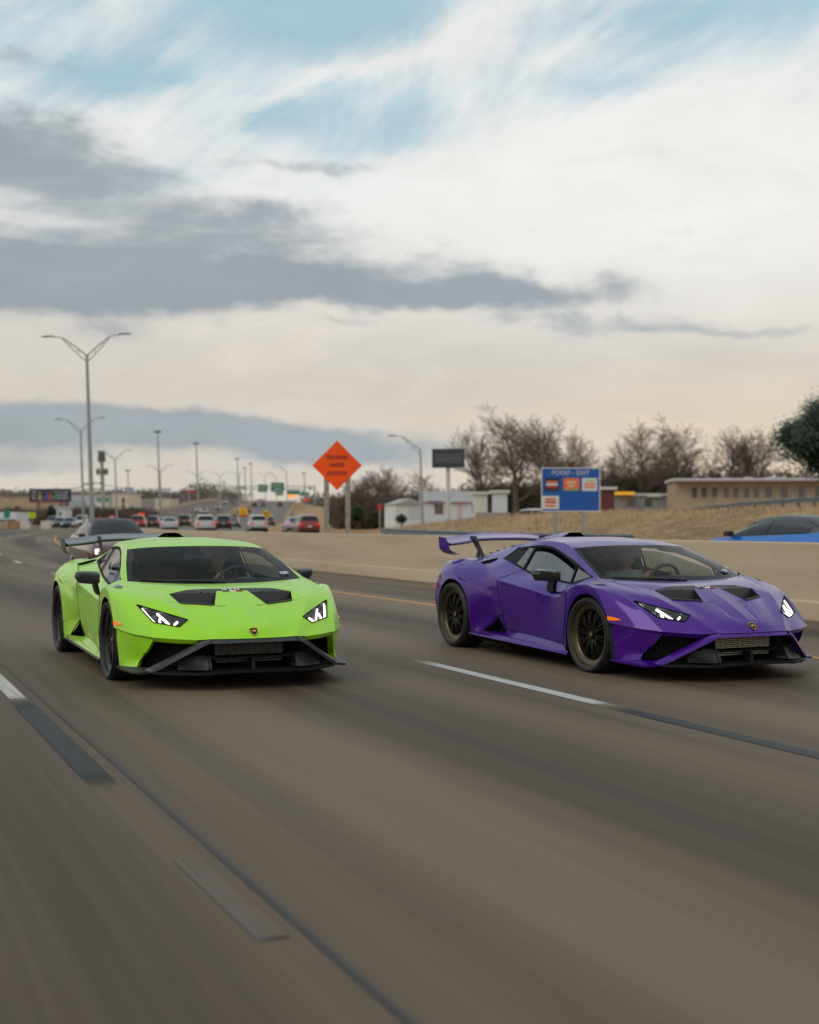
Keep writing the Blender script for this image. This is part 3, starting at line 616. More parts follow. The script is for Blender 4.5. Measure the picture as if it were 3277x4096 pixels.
    def bar(a, b, w, off=.004):
        q = [(a[0] - w, a[1]), (a[0] + w, a[1]), (b[0] + w, b[1]), (b[0] - w, b[1])]; g.poly(sidepts(q, off))
    bar((2.147,.925), (2.171,.752), .014); bar((1.184,1.066), (1.135,.845), .020)
    g.poly(sidepts([(.61,.944), (.690,1.046), (.80,1.052), (1.06,1.062), (.935,.890), (.765,.922)], -.012))
    wf = pair('window_frame', g, M['frit'], sharp=40)
    g = G(); q = sidepts([(.945,.888), (1.115,.852), (1.165,1.060), (1.055,1.062)], -.004); g.poly(q); pair('quarter_window', g, M['sideglass'])
    g = G(); bl_ = [(x, z + .004) for x, z in ((1.135,.845), (1.281,.816), (1.6,.784), (1.975,.760), (2.160,.752))]
    t_ = [(a, b) for a, b in fi]; S2 = coons([(x, 0, z) for x, z in bl_], [(x, 0, z) for x, z in t_], (), (), 21, 7)
    for i in range(S2.shape[0]):
        for j in range(S2.shape[1]): S2[i, j, 1] = side_y(S2[i, j, 0], S2[i, j, 2]) - .006
    g.grid(S2); pair('door_window', g, M['sideglass'], sharp=40)
    g = G(); g.poly(sidepts([(2.180,.760), (2.309,.780), (2.475,.822), (2.36,.858), (2.165,.905)], -.006)); pair('vent_window', g, M['sideglass'])
    # ---------------------------------------------------------------- wing
    W = M['wing']
    def foil(le, te, th, cam_=.02, n=9):
        le, te = np.array(le), np.array(te); d = te - le; L_ = np.linalg.norm(d); nz = np.array((0, 0, 1.)); top, bot = [], []
        for t in np.linspace(0, 1, n):
            hh = th*(2.0*math.sqrt(t + .002)*(1 - t) + .10); cc = -cam_*4*t*(1 - t)
            top.append(le + d*t + nz*(cc + hh*.5)); bot.append(le + d*t + nz*(cc - hh*.5))
        return top + bot[::-1] + [top[0]]
    secs = [foil((-.42,y,zl), (-.70,y,zt), .050) for y, zl, zt in ((0,1.132,1.188), (.2,1.130,1.187), (.36,1.124,1.178), (.43,1.118,1.170))]
    secs += [foil((-.40,.50,1.100), (-.68,.52,1.160), .050), foil((-.35,.64,1.085), (-.62,.66,1.146), .048), foil((-.31,.79,1.072), (-.56,.81,1.130), .046)]
    g = G().grid(np.array(secs)); wing = sym('rear_wing', g, W, sharp=35)
    g = G()
    ep = coons(A((-.534,.829,1.155), (-.384,.825,1.145)), A((-.529,.820,1.023), (-.30,.815,1.010)), (), [(-.33,.822,1.08)], 5, 6)
    ep2 = coons(A((-.529,.820,1.023), (-.30,.815,1.010)), A((-.43,.745,.962), (-.186,.735,.957)), [(-.50,.79,.985)], [(-.235,.79,.975)], 5, 6)
    for e in (ep, ep2): g.grid(e); g.grid(e - np.array((0, .012, 0)) if e is ep else e + np.array((0, -.006, .010)))
    g.grid(np.stack([ep[:, 0], ep[:, 0] - (0, .012, 0)], 1)); g.grid(np.stack([ep[0], ep[0] - (0, .012, 0)], 1)); g.grid(np.stack([ep[-1], ep[-1] - (0, .012, 0)], 1))
    pair('endplate', g, W, sharp=30, parents=[wing]*2)
    g = G(); o_ = [(-.40,1.150), (-.50,1.160), (-.485,1.10), (-.345,1.00), (-.385,.905), (-.33,.905), (-.285,.99), (-.255,1.00), (-.165,.92), (-.10,.92), (-.235,1.045)]
    def pyl(poly): g.prism([(a, b) for a, b in poly], 'y', .430, .448)
    pyl([(-.395,1.155), (-.44,1.155), (-.30,.99), (-.262,1.01)]); pyl([(-.455,1.145), (-.515,1.145), (-.345,1.0), (-.30,.99)]); pyl([(-.40,1.160), (-.515,1.160), (-.515,1.125), (-.42,1.125)])
    pyl([(-.345,1.0), (-.262,1.01), (-.17,.90), (-.235,.90), (-.30,.975)]); pyl([(-.345,1.0), (-.305,.975), (-.355,.88), (-.405,.88)])
    pair('wing_pylon', g, M['satin'], sharp=20, parents=[wing]*2)
    # ---------------------------------------------------------------- mirrors
    g = G()
    r0 = A((1.935,1.100,.835), (1.952,1.086,.874), (1.975,1.04,.882), (2.010,.935,.879), (2.022,.922,.868), (2.030,.925,.780), (2.020,.935,.766), (1.935,1.066,.776)); 
    cen_ = np.mean(np.array(r0), 0)
    ring0 = np.array(r0 + r0[:1]); fw = np.array((1.0,-.02,-.03)); fw /= np.linalg.norm(fw)
    rings = [cen_ + (ring0 - cen_)*.9 + fw*.006, ring0]
    for d_, sc_ in ((.035,1.0), (.075,.95), (.110,.83), (.135,.62), (.148,.30)): rings.append(cen_ + (ring0 - cen_)*sc_ + fw*d_ + np.array((0, -.10*(d_/.148)**2*.4, .010*(1 - sc_))))
    g.grid(np.array(rings)); g.poly(rings[-1][:-1])
    mi = pair('side_mirror', g, M['mirror'], sharp=28)
    g = G(); g.poly([cen_ + (np.array(p) - cen_)*.9 + fw*.005 for p in r0]); pair('mirror_glass', g, M['chrome'], parents=mi)
    g = G(); a0 = crv(A((2.035,.940,.775), (2.00,.925,.735), (1.955,.905,.690), (1.93,.880,.662)), 7); w_ = np.array((.060, 0, .0)); t_ = np.array((0,.020,.006))
    g.grid(np.stack([a0 - w_*.75 - t_, a0 + w_ - t_, a0 + w_ + t_, a0 - w_*.75 + t_, a0 - w_*.75 - t_], 1)); pair('mirror_arm', g, M['mirror'], parents=mi, sharp=40)
    # ---------------------------------------------------------------- headlights
    o_, i_, bi, bo = (np.array(k[n_]) for n_ in ('hl_out', 'hl_in', 'hl_bin', 'hl_bout'))
    def hp(u, v, off=0.0):  # u from the outer end to the inner end, v from the top edge to the bottom edge
        p = (o_*(1 - u) + i_*u)*(1 - v) + (bo*(1 - u) + bi*u)*v
        return p + off*np.array((.55,.12,.82))
    g = G()
    rim_ = [hp(u, 0) for u in np.linspace(0, 1, 6)] + [hp(1, 1)] + [hp(u, 1) for u in np.linspace(.8, 0, 5)] + [hp(0, 0)]
    ctr = hp(.5, .5); dp = np.array((-.055,-.01,-.055))
    inr = [ctr + (p - ctr)*.86 + dp for p in rim_]; g.grid(np.stack([np.array(rim_), np.array(inr)], 1)); g.poly(inr[:-1])
    hl = pair('headlight', g, M['lampbody'], sharp=20)
    g = G(); sn = np.linspace(0, 1, 9); g.grid(np.array([[hp(u, v, .006*math.sin(math.pi*u)*math.sin(math.pi*v) + .001) for v in np.linspace(0, 1, 5)] for u in sn])); pair('lamp_lens', g, M['lensglass'], parents=hl, sharp=60)
    g = G(); q = [ctr + (p - ctr)*1.015 + np.array((.002,0,.003)) for p in rim_]; g.tube(q, .005, 5); pair('lamp_seal', g, DK, parents=hl)
    def lp(u, v): return ctr + (hp(u, v) - ctr)*.94 + dp*.22
    def ribbon(gg, pts, w):
        c = crv([lp(*p) for p in pts], 9, True); t = np.gradient(c, axis=0); t /= np.linalg.norm(t, axis=1)[:, None]; nn = np.array((.55,.12,.82)); sd = np.cross(t, nn); sd /= np.linalg.norm(sd, axis=1)[:, None]
        q = nn*.006; gg.grid(np.stack([c - sd*w - q, c - sd*w + q, c + sd*w + q, c + sd*w - q, c - sd*w - q], 1))
    g = G(); ribbon(g, [(.05,.06), (.035,.80), (.10,.97), (.24,.97)], .0060); pair('light_strip', g, M['led'], parents=hl)
    g = G(); ribbon(g, [(.38,.10), (.50,.48), (.68,.97), (.80,.97)], .0062); ribbon(g, [(.40,.42), (.33,.70), (.30,.97)], .0062); ribbon(g, [(.86,.34), (.82,.66), (.80,.97)], .0066); pair('light_bar', g, M['led'], parents=hl)
    for (u, v) in ((.27,.38), (.66,.40)): g = G().lathe([(0,.012), (.010,.011), (.017,.006), (.020,0), (.024,-.002), (.024,-.012)], 16, tuple(lp(u, v) - np.array((.012,0,.016))), axis='x'); pair('projector', g, M['lampbody'], parents=hl)
    # ---------------------------------------------------------------- badge and lettering
    bc = np.array((3.667,0,.4445)); bu = np.array((-.055,0,.060)); bu /= np.linalg.norm(bu); bn = np.array((.737,0,.676)); 
    def sh(scale, off, n_=None):
        pr = [(0,-.040), (.018,-.026), (.030,-.002), (.034,.024), (.036,.033), (.018,.036), (0,.039), (-.018,.036), (-.036,.033), (-.034,.024), (-.030,-.002), (-.018,-.026)]
        return [bc + np.array((0,1,0))*a*scale + bu*b*scale + bn*off for a, b in pr]
    g = G(); a = sh(1, .000); b = sh(1, .005); g.poly(b); g.grid(np.stack([np.array(a + a[:1]), np.array(b + b[:1])], 1)); bd = g.obj('badge', [M['gold']], root, mk=dict(smooth=False, weld=0))
    g = G(); g.poly(sh(.84, .0062)); g.obj('badge_field', [M['frit']], bd, mk=dict(smooth=False, weld=0))
    bull = [(-.018,.004), (-.012,.012), (-.004,.010), (.004,.014), (.012,.013), (.018,.006), (.016,0), (.012,-.002), (.013,-.012), (.009,-.012), (.006,-.004), (-.002,-.004), (-.006,-.012), (-.010,-.012), (-.008,-.002), (-.016,-.004)]
    g = G(); q = [bc + np.array((0,1,0))*a_ + bu*(b_ + .002) + bn*.0075 for a_, b_ in bull]; g.poly(q); q2 = [p - bn*.002 for p in q]; g.grid(np.stack([np.array(q + q[:1]), np.array(q2 + q2[:1])], 1)); g.obj('bull_emblem', [M['gold']], bd, mk=dict(smooth=False, weld=0))
    # letters read from the front: right of the reader is the car's left
    g = G(); letters(g, 'STO', (3.030,-.047,.7435), (0,1,0), (-.957,0,.29), .040)
    g.V = [np.array((v[0], v[1]*1.65, v[2])) for v in g.V]; g.obj('lettering', [M['white']], root, mk=dict(smooth=False, weld=0), kind='stuff')
    for nm, mt, y0 in (('flag_green', M['flag_g'], -.084), ('flag_white', M['white'], -.028), ('flag_red', M['flag_r'], .028)):
        top = [np.array((x_, y_, .743 - (x_ - 3.052)*.39 + .0035)) for x_, y_ in ((3.074,y0), (3.074,y0 + .056), (3.062,y0 + .056), (3.062,y0))]
        g = G(); g.poly(top); q = [p - np.array((0,0,.006)) for p in top]; g.grid(np.stack([np.array(top + top[:1]), np.array(q + q[:1])], 1)); g.obj(nm, [mt], root, mk=dict(smooth=False, weld=0))
    # registration sticker behind the glass, low on the driver's side
    c0 = np.array((2.528,.629,.857)); du = ws_pt(.84, .10) - ws_pt(.76, .10); du /= np.linalg.norm(du); dv = ws_pt(.8, .16) - ws_pt(.8, .08); dv /= np.linalg.norm(dv)
    nrm_ = np.cross(du, dv); nrm_ *= np.sign(nrm_[2])
    # the reader looks from outside: reading direction runs towards the car's left
    def stq(w, h, off): return [c0 + du*a*w + dv*b*h + nrm_*off for a, b in ((-1,-1), (1,-1), (1,1), (-1,1))]
    g = G(); g.poly(stq(.052, .030, .004)); stk = g.obj('registration_sticker', [M['stickblue']], root, mk=dict(smooth=False, weld=0))
    g = G(); g.poly(stq(.043, .021, .0052)); g.obj('sticker_panel', [M['white']], stk, mk=dict(smooth=False, weld=0))
    g = G(); letters(g, '06-25', c0 - du*.036 - dv*.012 + nrm_*.0062, du, dv, .022, th=.0008); g.obj('sticker_print', [M['frit']], stk, mk=dict(smooth=False, weld=0))
    # ---------------------------------------------------------------- shut lines
    g = G()
    for c in (A(k['winrl'], (1.03,.80,.797), k['door_top'], (.955,.905,.62), k['dbr'], (1.03,.875,.33), (1.06,.858,.268)), A(k['E0'], (2.262,.945,.50), (2.235,.94,.35), (2.205,.925,.205)), SB, A(k['winfl'], (2.205,.89,.722), k['E0'])):
        g.tube([p + (0, .0008, 0) for p in crv(c, 25)], .0021, 5)
    g.tube(crv(A((3.704,0,.394), (3.699,.18,.394), (3.678,.346,.397)), 13), .0022, 5)
    pg_ = sym('panel_gap', g, DK); pg_['kind'] = 'stuff'
    # ---------------------------------------------------------------- under body and cabin
    g = G(); g.box(-.75, 3.25, -.60, .60, .115, .150); g.box(.5, 2.25, -.90, .90, .118, .150); g.box(3.02, 3.25, -.86, .86, .118, .15); g.box(-.3, .55, -.60, .60, .15, .85); g.box(2.35, 3.1, -.60, .60, .15, .56); g.box(.5, .62, -.80, .80, .15, .80)
    g.obj('underbody', [DK], root, mk=dict(smooth=False, weld=0))
    g = G(); g.box(.62, 2.6, -.80, .80, .16, .18)
    for sd in (1, -1):
        g.grid(np.array([[(x, sd*(side_y(x, z_) - .05 if z_ > .7 else .80), z_) for z_ in (.18, .50, float(np.interp(x, _b[:, 0], _b[:, 2])) - .015)] for x in np.linspace(.7, 2.45, 12)]))
    g.poly(A((.66,-.74,.18), (.66,.74,.18), (.70,.66,.88), (.86,.48,1.10), (.86,-.48,1.10), (.70,-.66,.88)))
    g.obj('cabin_tub', [M['cabin']], root)
    g = G(); g.grid(np.array([[ (x, y, np.interp(x, (.86,1.2,1.6,1.97), (1.10,1.118,1.105,1.066)) - .10*abs(y)**2.2*2) for y in np.linspace(-.54, .54, 9)] for x in np.linspace(.86, 1.97, 9)])); g.obj('headlining', [M['cabin']], root)
    g = G()   # inner screen pillars, door pillar
    for sd in (1, -1):
        g.tube([(2.50, sd*.735, .80), (2.20, sd*.68, .925), (1.93, sd*.60, 1.03), (1.6, sd*.56, 1.055)], .028, 8)
        g.tube([(1.17, sd*.56, 1.06), (1.11, sd*.66, .83), (1.0, sd*.74, .55)], .045, 8)
    g.obj('inner_pillar', [M['cabin']], root)
    # dashboard with the instrument hood in front of the driver
    g = G(); rows = []
    for x, z_ in ((2.66,.755), (2.50,.770), (2.34,.778), (2.22,.770), (2.16,.730), (2.14,.60), (2.25,.45)):
        rows.append([(x - .05*(y/.7)**2, y, z_ + (.045*math.exp(-((y - .34)/.16)**2) if 2.1 < x < 2.6 else 0)) for y in np.linspace(-.72, .72, 25)])
    g.grid(np.array(rows)); g.obj('dashboard', [M['cabin2']], root)
    g = G(); hub = np.array((1.935,.36,.745)); ax = np.array((.93,0,-.36)); ax /= np.linalg.norm(ax); e1 = np.array((0,1,0.)); e2 = np.cross(ax, e1)
    ring = [hub + .172*(math.cos(t)*e1 + math.sin(t)*e2*.98) for t in np.linspace(0, 2*math.pi, 33)]; g.tube(ring, .0165, 8, cap=False)
    for t in (.15, math.pi - .15, 1.5*math.pi): g.tube([hub + .03*(math.cos(t)*e1 + math.sin(t)*e2) + ax*.02, hub + .165*(math.cos(t)*e1 + math.sin(t)*e2)], .014, 6)
    g.join(G().lathe([(0,-.02), (.04,-.018), (.055,0), (.05,.05)], 20, tuple(hub + ax*.01), axis='x')); g.tube([hub + ax*.03, hub + ax*.25], .03, 8)
    g.obj('steering_wheel', [M['cabin2']], root)
    for y in (-.36, .36):
        g = G()
        bk = [[(1.30 - .52*t + .03*math.cos(u*math.pi), y + (u)*w, .36 + .66*t + 0*u) for u in np.linspace(-1, 1, 9)] for t, w in zip(np.linspace(0, 1, 9), (.24,.25,.26,.27,.265,.23,.15,.14,.11))]
        bk = np.array(bk); g.grid(bk); g.grid(bk - np.array((.10,0,-.01))); 
        for i_ in (0, -1): g.grid(np.stack([bk[:, i_], bk[:, i_] - (.10,0,-.01)], 1)); g.grid(np.stack([bk[i_], bk[i_] - (.10,0,-.01)], 1))
        g.grid(coons(A((1.30,y - .24,.34), (1.30,y + .24,.34)), A((1.78,y - .24,.40), (1.78,y + .24,.40)), (), (), 7, 7, bulge=.0)); g.box(1.2, 1.78, y - .24, y + .24, .18, .335)
        st_ = g.obj('seat', [M['cabin']], root)
        g = G(); g.box(.872, .884, y - .05, y + .05, .90, .935); g.obj('headrest_logo', [M['belt']], st_, mk=dict(smooth=False))
    # interior mirror and camera housing behind the top of the screen
    g = G(); g.prism([(2.02,1.064), (1.90,1.098), (1.84,1.075), (1.93,1.02)], 'y', -.055, .055); cm = g.obj('camera_housing', [M['frit']], root, mk=dict(smooth=False))
    g = G(); g.box(1.885, 1.91, -.115, .135, .975, 1.032); g.obj('interior_mirror', [M['cabin2']], root, mk=dict(smooth=False)); 
    # wheels
    for s in (1, -1):
        build_wheel(root, 'wheel', 2.62, .950, .3275, .245, s, M); build_wheel(root, 'wheel', 0.0, .945, .342, .305, s, M)
    return root

# ---- materials of the cars
def carpaint(name, base, edge, rough, coat, metal, spec=.35):
    m = bpy.data.materials.new(name); T = NT(nodes_of(m)); o = T.n('ShaderNodeOutputMaterial'); b = T.n('ShaderNodeBsdfPrincipled'); T.l(b.outputs[0], o.inputs[0])
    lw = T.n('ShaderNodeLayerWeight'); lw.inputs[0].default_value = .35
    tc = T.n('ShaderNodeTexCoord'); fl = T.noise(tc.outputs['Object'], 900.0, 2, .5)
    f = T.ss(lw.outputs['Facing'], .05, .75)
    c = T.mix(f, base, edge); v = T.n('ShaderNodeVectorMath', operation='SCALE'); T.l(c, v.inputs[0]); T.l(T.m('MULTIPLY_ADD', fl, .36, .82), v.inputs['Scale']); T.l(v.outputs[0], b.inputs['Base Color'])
    b.inputs['Roughness'].default_value = rough; b.inputs['Metallic'].default_value = metal; b.inputs['Coat Weight'].default_value = coat; b.inputs['Coat Roughness'].default_value = .03; b.inputs['Specular IOR Level'].default_value = spec
    return m
black = pbr('black_plastic', (.010,.011,.013), .50); satin = pbr('satin_carbon', (.022,.022,.024), .5); dark = pbr('unlit_black', (.004,.004,.004), .9, spec=.1)
common = dict(black=black, satin=satin, dark=dark, glossblack=pbr('gloss_black', (.012,.013,.015), .18, coat=.5), frit=pbr('black_enamel', (.004,.004,.005), .6, spec=.15),
    tyre=pbr('tyre_rubber', (.013,.013,.014), .62, bump=.15, bscale=90), disc=pbr('brake_steel', (.04,.038,.036), .5, .8), gold=pbr('gold_enamel', (.62,.40,.12), .3, .9),
    radiator=pbr('radiator_fin', (.33,.31,.27), .45, .5), sidegrille=pbr('black_mesh', (.014,.014,.014), .55, .2), amber=pbr('amber_lamp', (.75,.14,.01), .2, coat=.6, emit=(1,.20,.01), es=.45),
    redlamp=pbr('red_lamp', (.45,.01,.01), .2, coat=.6, emit=(1,.03,.02), es=.25), glass=glassmat('window_glass', (.84,.88,.87), .018), sideglass=glassmat('side_glass', (.42,.47,.47), .20), lensglass=glassmat('lens_glass', (.92,.94,.95), .05),
    lampbody=pbr('lamp_interior', (.06,.065,.07), .3, .6), led=pbr('led_strip', (.9,.88,.8), .3, emit=(1,.94,.82), es=3.0), chrome=pbr('chrome', (.6,.6,.6), .12, 1.0), white=pbr('white_enamel', (.78,.78,.76), .4),
    flag_g=pbr('flag_green', (.01,.12,.03), .4), flag_r=pbr('flag_red', (.35,.01,.02), .4), stickblue=pbr('sticker_blue', (.02,.08,.36), .5), cabin=pbr('cabin_trim', (.016,.016,.017), .8), cabin2=pbr('dash_leather', (.030,.031,.032), .62))
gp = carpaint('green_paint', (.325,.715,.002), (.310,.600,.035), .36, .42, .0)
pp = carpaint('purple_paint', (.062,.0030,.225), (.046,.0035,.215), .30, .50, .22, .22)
MG = dict(common, paint=gp, omega=pbr('matt_carbon', (.030,.031,.033), .38), lip=satin, wing=pbr('grey_carbon', (.035,.037,.040), .34, coat=.4), scoop=pbr('scoop_carbon', (.04,.04,.04), .35, coat=.3), mirror=pbr('mirror_satin', (.028,.028,.030), .38),
    rows=8, radiator=pbr('dark_fin', (.075,.072,.066), .45, .5), rim=pbr('black_rim', (.012,.012,.013), .35, .4), spoke=pbr('black_spoke', (.010,.010,.011), .4, .3), skirtblade=satin, belt=pbr('green_belt', (.12,.40,.02), .7))
MP = dict(common, paint=pp, omega=pp, lip=pp, wing=pp, scoop=pp, mirror=pbr('mirror_gloss', (.014,.015,.016), .25, coat=.5),
    rows=6, rim=pbr('bronze_rim', (.115,.090,.058), .34, .85), spoke=pbr('dark_bronze_spoke', (.016,.013,.010), .42, .5), skirtblade=pp, belt=pbr('grey_belt', (.30,.30,.28), .7))
CG = build_car('sports_car', 'lime green wedge sports car with black front trim and black rear wing', 'two low wedge sports cars side by side', (3.15289, 13.4805, .0), -.00856, .0, MG, 0.0)
CP = build_car('sports_car', 'glossy purple wedge sports car with bronze wheels and a purple rear wing', 'two low wedge sports cars side by side', (7.01293, 12.2866, .0), .00845, .0, MP, .034)
# ------------------------------------------------------------------ the highway: one path with a bend, everything is laid out along it
SK, S0, RAD, PHI = .016, 25.0, 480.0, .333
ELS = [(-60,0), (60,0), (100,.30), (150,.60), (250,1.0), (300,1.4), (340,2.1), (430,5.9), (520,9.2), (620,12.3), (700,13.4), (800,12.5), (1000,6.0), (3000,6.0)]
def elev(s): return float(np.interp(s, [a for a, _ in ELS], [b for _, b in ELS]))
def pth(s, lat, z=None, dz=0.0):
    if s < S0: x, y, h = lat, s, 0.0
    else:
        a = min((s - S0)/RAD, PHI); x = RAD - (RAD - lat)*math.cos(a); y = S0 + (RAD - lat)*math.sin(a); h = a
        r = s - S0 - RAD*a
        if r > 0: x += r*math.sin(h); y += r*math.cos(h)
    c, n = math.cos(SK), math.sin(SK)
    return (x*c + y*n, -x*n + y*c, (elev(s) if z is None else z) + dz)
def heading(s): return (0 if s < S0 else min((s - S0)/RAD, PHI)) + SK
def inv(x, y):
    c, n = math.cos(SK), math.sin(SK); x, y = x*c - y*n, x*n + y*c
    if y < S0: return y, x
    a = math.atan2(y - S0, RAD - x)
    if a <= PHI and x < RAD: return S0 + RAD*a, RAD - math.hypot(RAD - x, y - S0)
    ex, ey = RAD - RAD*math.cos(PHI), S0 + RAD*math.sin(PHI)
    dx, dy = x - ex, y - ey
    return S0 + RAD*PHI + dx*math.sin(PHI) + dy*math.cos(PHI), dx*math.cos(PHI) - dy*math.sin(PHI)
def ray(xd, d):
    """ground position at distance d in the direction of photo column xd (of 1725)"""
    t = (xd - 862.5)/2734.7; c, s = math.cos(YAW), math.sin(YAW)
    return d*(t*c + s), d*(-t*s + c)
HOR = 1112.0 - 6.0
def zat(yd, d): return CAMH + (2156/2 + PIT*2734.7 - yd)/2734.7*d
def sm(t): t = max(0.0, min(1.0, t)); return t*t*(3 - 2*t)
def ground_z(x, y):
    s, lat = inv(x, y); e = elev(s)
    if lat < -12: # low ground to the left
        low = min(e, 1.0 + max(0, (s - 420))*.012); return e*(1 - sm((-12 - lat)/25)) + low*sm((-12 - lat)/25) - .03
    if lat < 29: return e - .03
    near = 1.95 + .012*max(0, lat - 40)
    far = min(e, 1.6 + .012*max(0, s - 150)) if s > 150 else e
    w = sm((130 - s)/60); top = near*w + max(.4, far)*(1 - w)
    t = sm((lat - 28.5)/9.0)
    return (e - .03)*(1 - t) + top*t

def roadmat(name, a, b, dirt=1.0):
    m = bpy.data.materials.new(name); T = NT(nodes_of(m)); o = T.n('ShaderNodeOutputMaterial'); p = T.n('ShaderNodeBsdfPrincipled'); T.l(p.outputs[0], o.inputs[0])
    uv = T.n('ShaderNodeUVMap'); sp = T.n('ShaderNodeSeparateXYZ'); T.l(uv.outputs[0], sp.inputs[0]); la, s = sp.outputs[0], sp.outputs[1]
    n1 = T.noise(T.comb(T.m('MULTIPLY', la, .62), T.m('MULTIPLY', s, .028), 0.), 1.0, 3, .5)
    n2 = T.noise(T.comb(T.m('MULTIPLY', la, 5.5), T.m('MULTIPLY', s, .06), 4.), 1.0, 4, .6)
    n3 = T.noise(T.comb(T.m('MULTIPLY', la, 22.), T.m('MULTIPLY', s, .35), 9.), 1.0, 3, .6)
    n4 = T.noise(T.comb(la, T.m('MULTIPLY', s, .8), 2.), 160.0, 3, .7)
    # wheel tracks polished lighter, oil drip darker down each lane's middle
    lane = T.m('MULTIPLY', T.m('SUBTRACT', la, 1.34), 1/3.66); fr = T.m('FRACT', lane); oil = T.ss(T.m('ABSOLUTE', T.m('SUBTRACT', fr, .5)), .22, .0)
    v = T.m('ADD', T.m('ADD', T.m('MULTIPLY', n1, .92), T.m('MULTIPLY', n2, .27)), T.m('MULTIPLY', n3, .11)); v = T.m('SUBTRACT', v, T.m('MULTIPLY', oil, .14*dirt))
    f = T.ss(v, .42, .84); c = T.mix(f, a, b)
    c2 = T.mix(T.ss(n2, .35, .7), c, (.115,.080,.054)); c = T.mix(.20, c, c2)
    sc = T.n('ShaderNodeVectorMath', operation='SCALE'); T.l(c, sc.inputs[0]); T.l(T.m('MULTIPLY_ADD', n4, .40, .80), sc.inputs['Scale'])
    T.l(sc.outputs[0], p.inputs['Base Color']); T.l(T.m('MULTIPLY_ADD', n2, .25, .52), p.inputs['Roughness']); p.inputs['Specular IOR Level'].default_value = .22
    bp = T.n('ShaderNodeBump'); bp.inputs['Strength'].default_value = .25; bp.inputs['Distance'].default_value = .004; T.l(n4, bp.inputs['Height']); T.l(bp.outputs[0], p.inputs['Normal'])
    return m
def strip_mesh(name, lats, ss, mat, dz=0.0, zfun=None, smooth=True):
    V, F, UV = [], [], []
    for s in ss:
        for l in lats: V.append(pth(s, l, None, dz if zfun is None else zfun(l))); UV.append((l, s))
    n = len(lats)
    for i in range(len(ss) - 1):
        for j in range(n - 1): F.append((i*n + j, i*n + j + 1, (i + 1)*n + j + 1, (i + 1)*n + j))
    me = bpy.data.meshes.new(name); me.from_pydata(V, [], F); me.materials.append(mat)
    uvl = me.uv_layers.new(name='UVMap'); 
    for lp_ in me.loops: uvl.data[lp_.index].uv = UV[lp_.vertex_index]
    for p in me.polygons: p.use_smooth = smooth
    return me
def srange(a, b):
    r = [a]
    while r[-1] < b: r.append(r[-1] + (4 if r[-1] < 120 else 10))
    r[-1] = b; return r
asphalt = roadmat('worn_concrete_road', (.046,.0330,.0215), (.180,.134,.090))
asphalt2 = roadmat('far_road', (.10,.085,.07), (.17,.145,.12))
add('road', strip_mesh('road', [-12.0,-10.0,-6,-2,1.34,5,8.8,11.9], srange(-40, 760), asphalt), kind='structure')
add('opposite_road', strip_mesh('opposite_road', [12.3,16,20,24,28], srange(-20, 760), asphalt2), kind='structure')
# paint and joints on the road, thin sheets above the surface
whitep = pbr('road_white', (.50,.49,.46), .6, var=.18, vscale=9); blackp = pbr('contrast_black', (.028,.029,.031), .7, var=.3, vscale=6); yellowp = pbr('road_yellow', (.46,.20,.030), .6, var=.15, vscale=2); jointm = pbr('joint_sealant', (.018,.018,.016), .6)
def line(name, la, w, s0, s1, mat, dz): return add(name, strip_mesh(name, [la - w/2, la + w/2], srange(s0, s1), mat, dz), kind='structure')
line('lane_joint', 1.345, .026, -30, 500, jointm, .004)
line('yellow_line', 8.60, .14, -30, 600, yellowp, .004); line('opposite_edge_line', 14.0, .12, 0, 600, yellowp, .004)
def paintmat(name, col, wear):
    m = bpy.data.materials.new(name); T = NT(nodes_of(m)); o = T.n('ShaderNodeOutputMaterial'); p = T.n('ShaderNodeBsdfPrincipled'); tr = T.n('ShaderNodeBsdfTransparent'); mx = T.n('ShaderNodeMixShader')
    uv = T.n('ShaderNodeUVMap'); sp = T.n('ShaderNodeSeparateXYZ'); T.l(uv.outputs[0], sp.inputs[0]); tc = T.n('ShaderNodeTexCoord'); so = T.n('ShaderNodeSeparateXYZ'); T.l(tc.outputs['Object'], so.inputs[0])
    st = T.noise(T.comb(T.m('MULTIPLY', so.outputs[0], 34.), T.m('MULTIPLY', so.outputs[1], .9), 0.), 1.0, 4, .65); sk = T.noise(tc.outputs['Object'], 70., 3, .7)
    u, v = sp.outputs[0], sp.outputs[1]; ends = T.m('MULTIPLY', T.ss(v, .0, .16), T.ss(v, 1.0, .80)); side = T.m('MULTIPLY', T.ss(u, .0, .14), T.ss(u, 1.0, .86))
    a = T.m('MULTIPLY', T.m('MULTIPLY', ends, side), T.ss(T.m('ADD', T.m('MULTIPLY', st, .8), T.m('MULTIPLY', sk, .35)), .30 + wear, .52 + wear, .45, 1.0))
    p.inputs['Base Color'].default_value = tuple(col) + (1,); p.inputs['Roughness'].default_value = .6; p.inputs['Specular IOR Level'].default_value = .3
    T.l(a, mx.inputs[0]); T.l(tr.outputs[0], mx.inputs[1]); T.l(p.outputs[0], mx.inputs[2]); T.l(mx.outputs[0], o.inputs[0]); return m
whited = paintmat('worn_white_paint', (.46,.45,.42), .06); blackd = paintmat('worn_black_paint', (.020,.021,.024), .0)
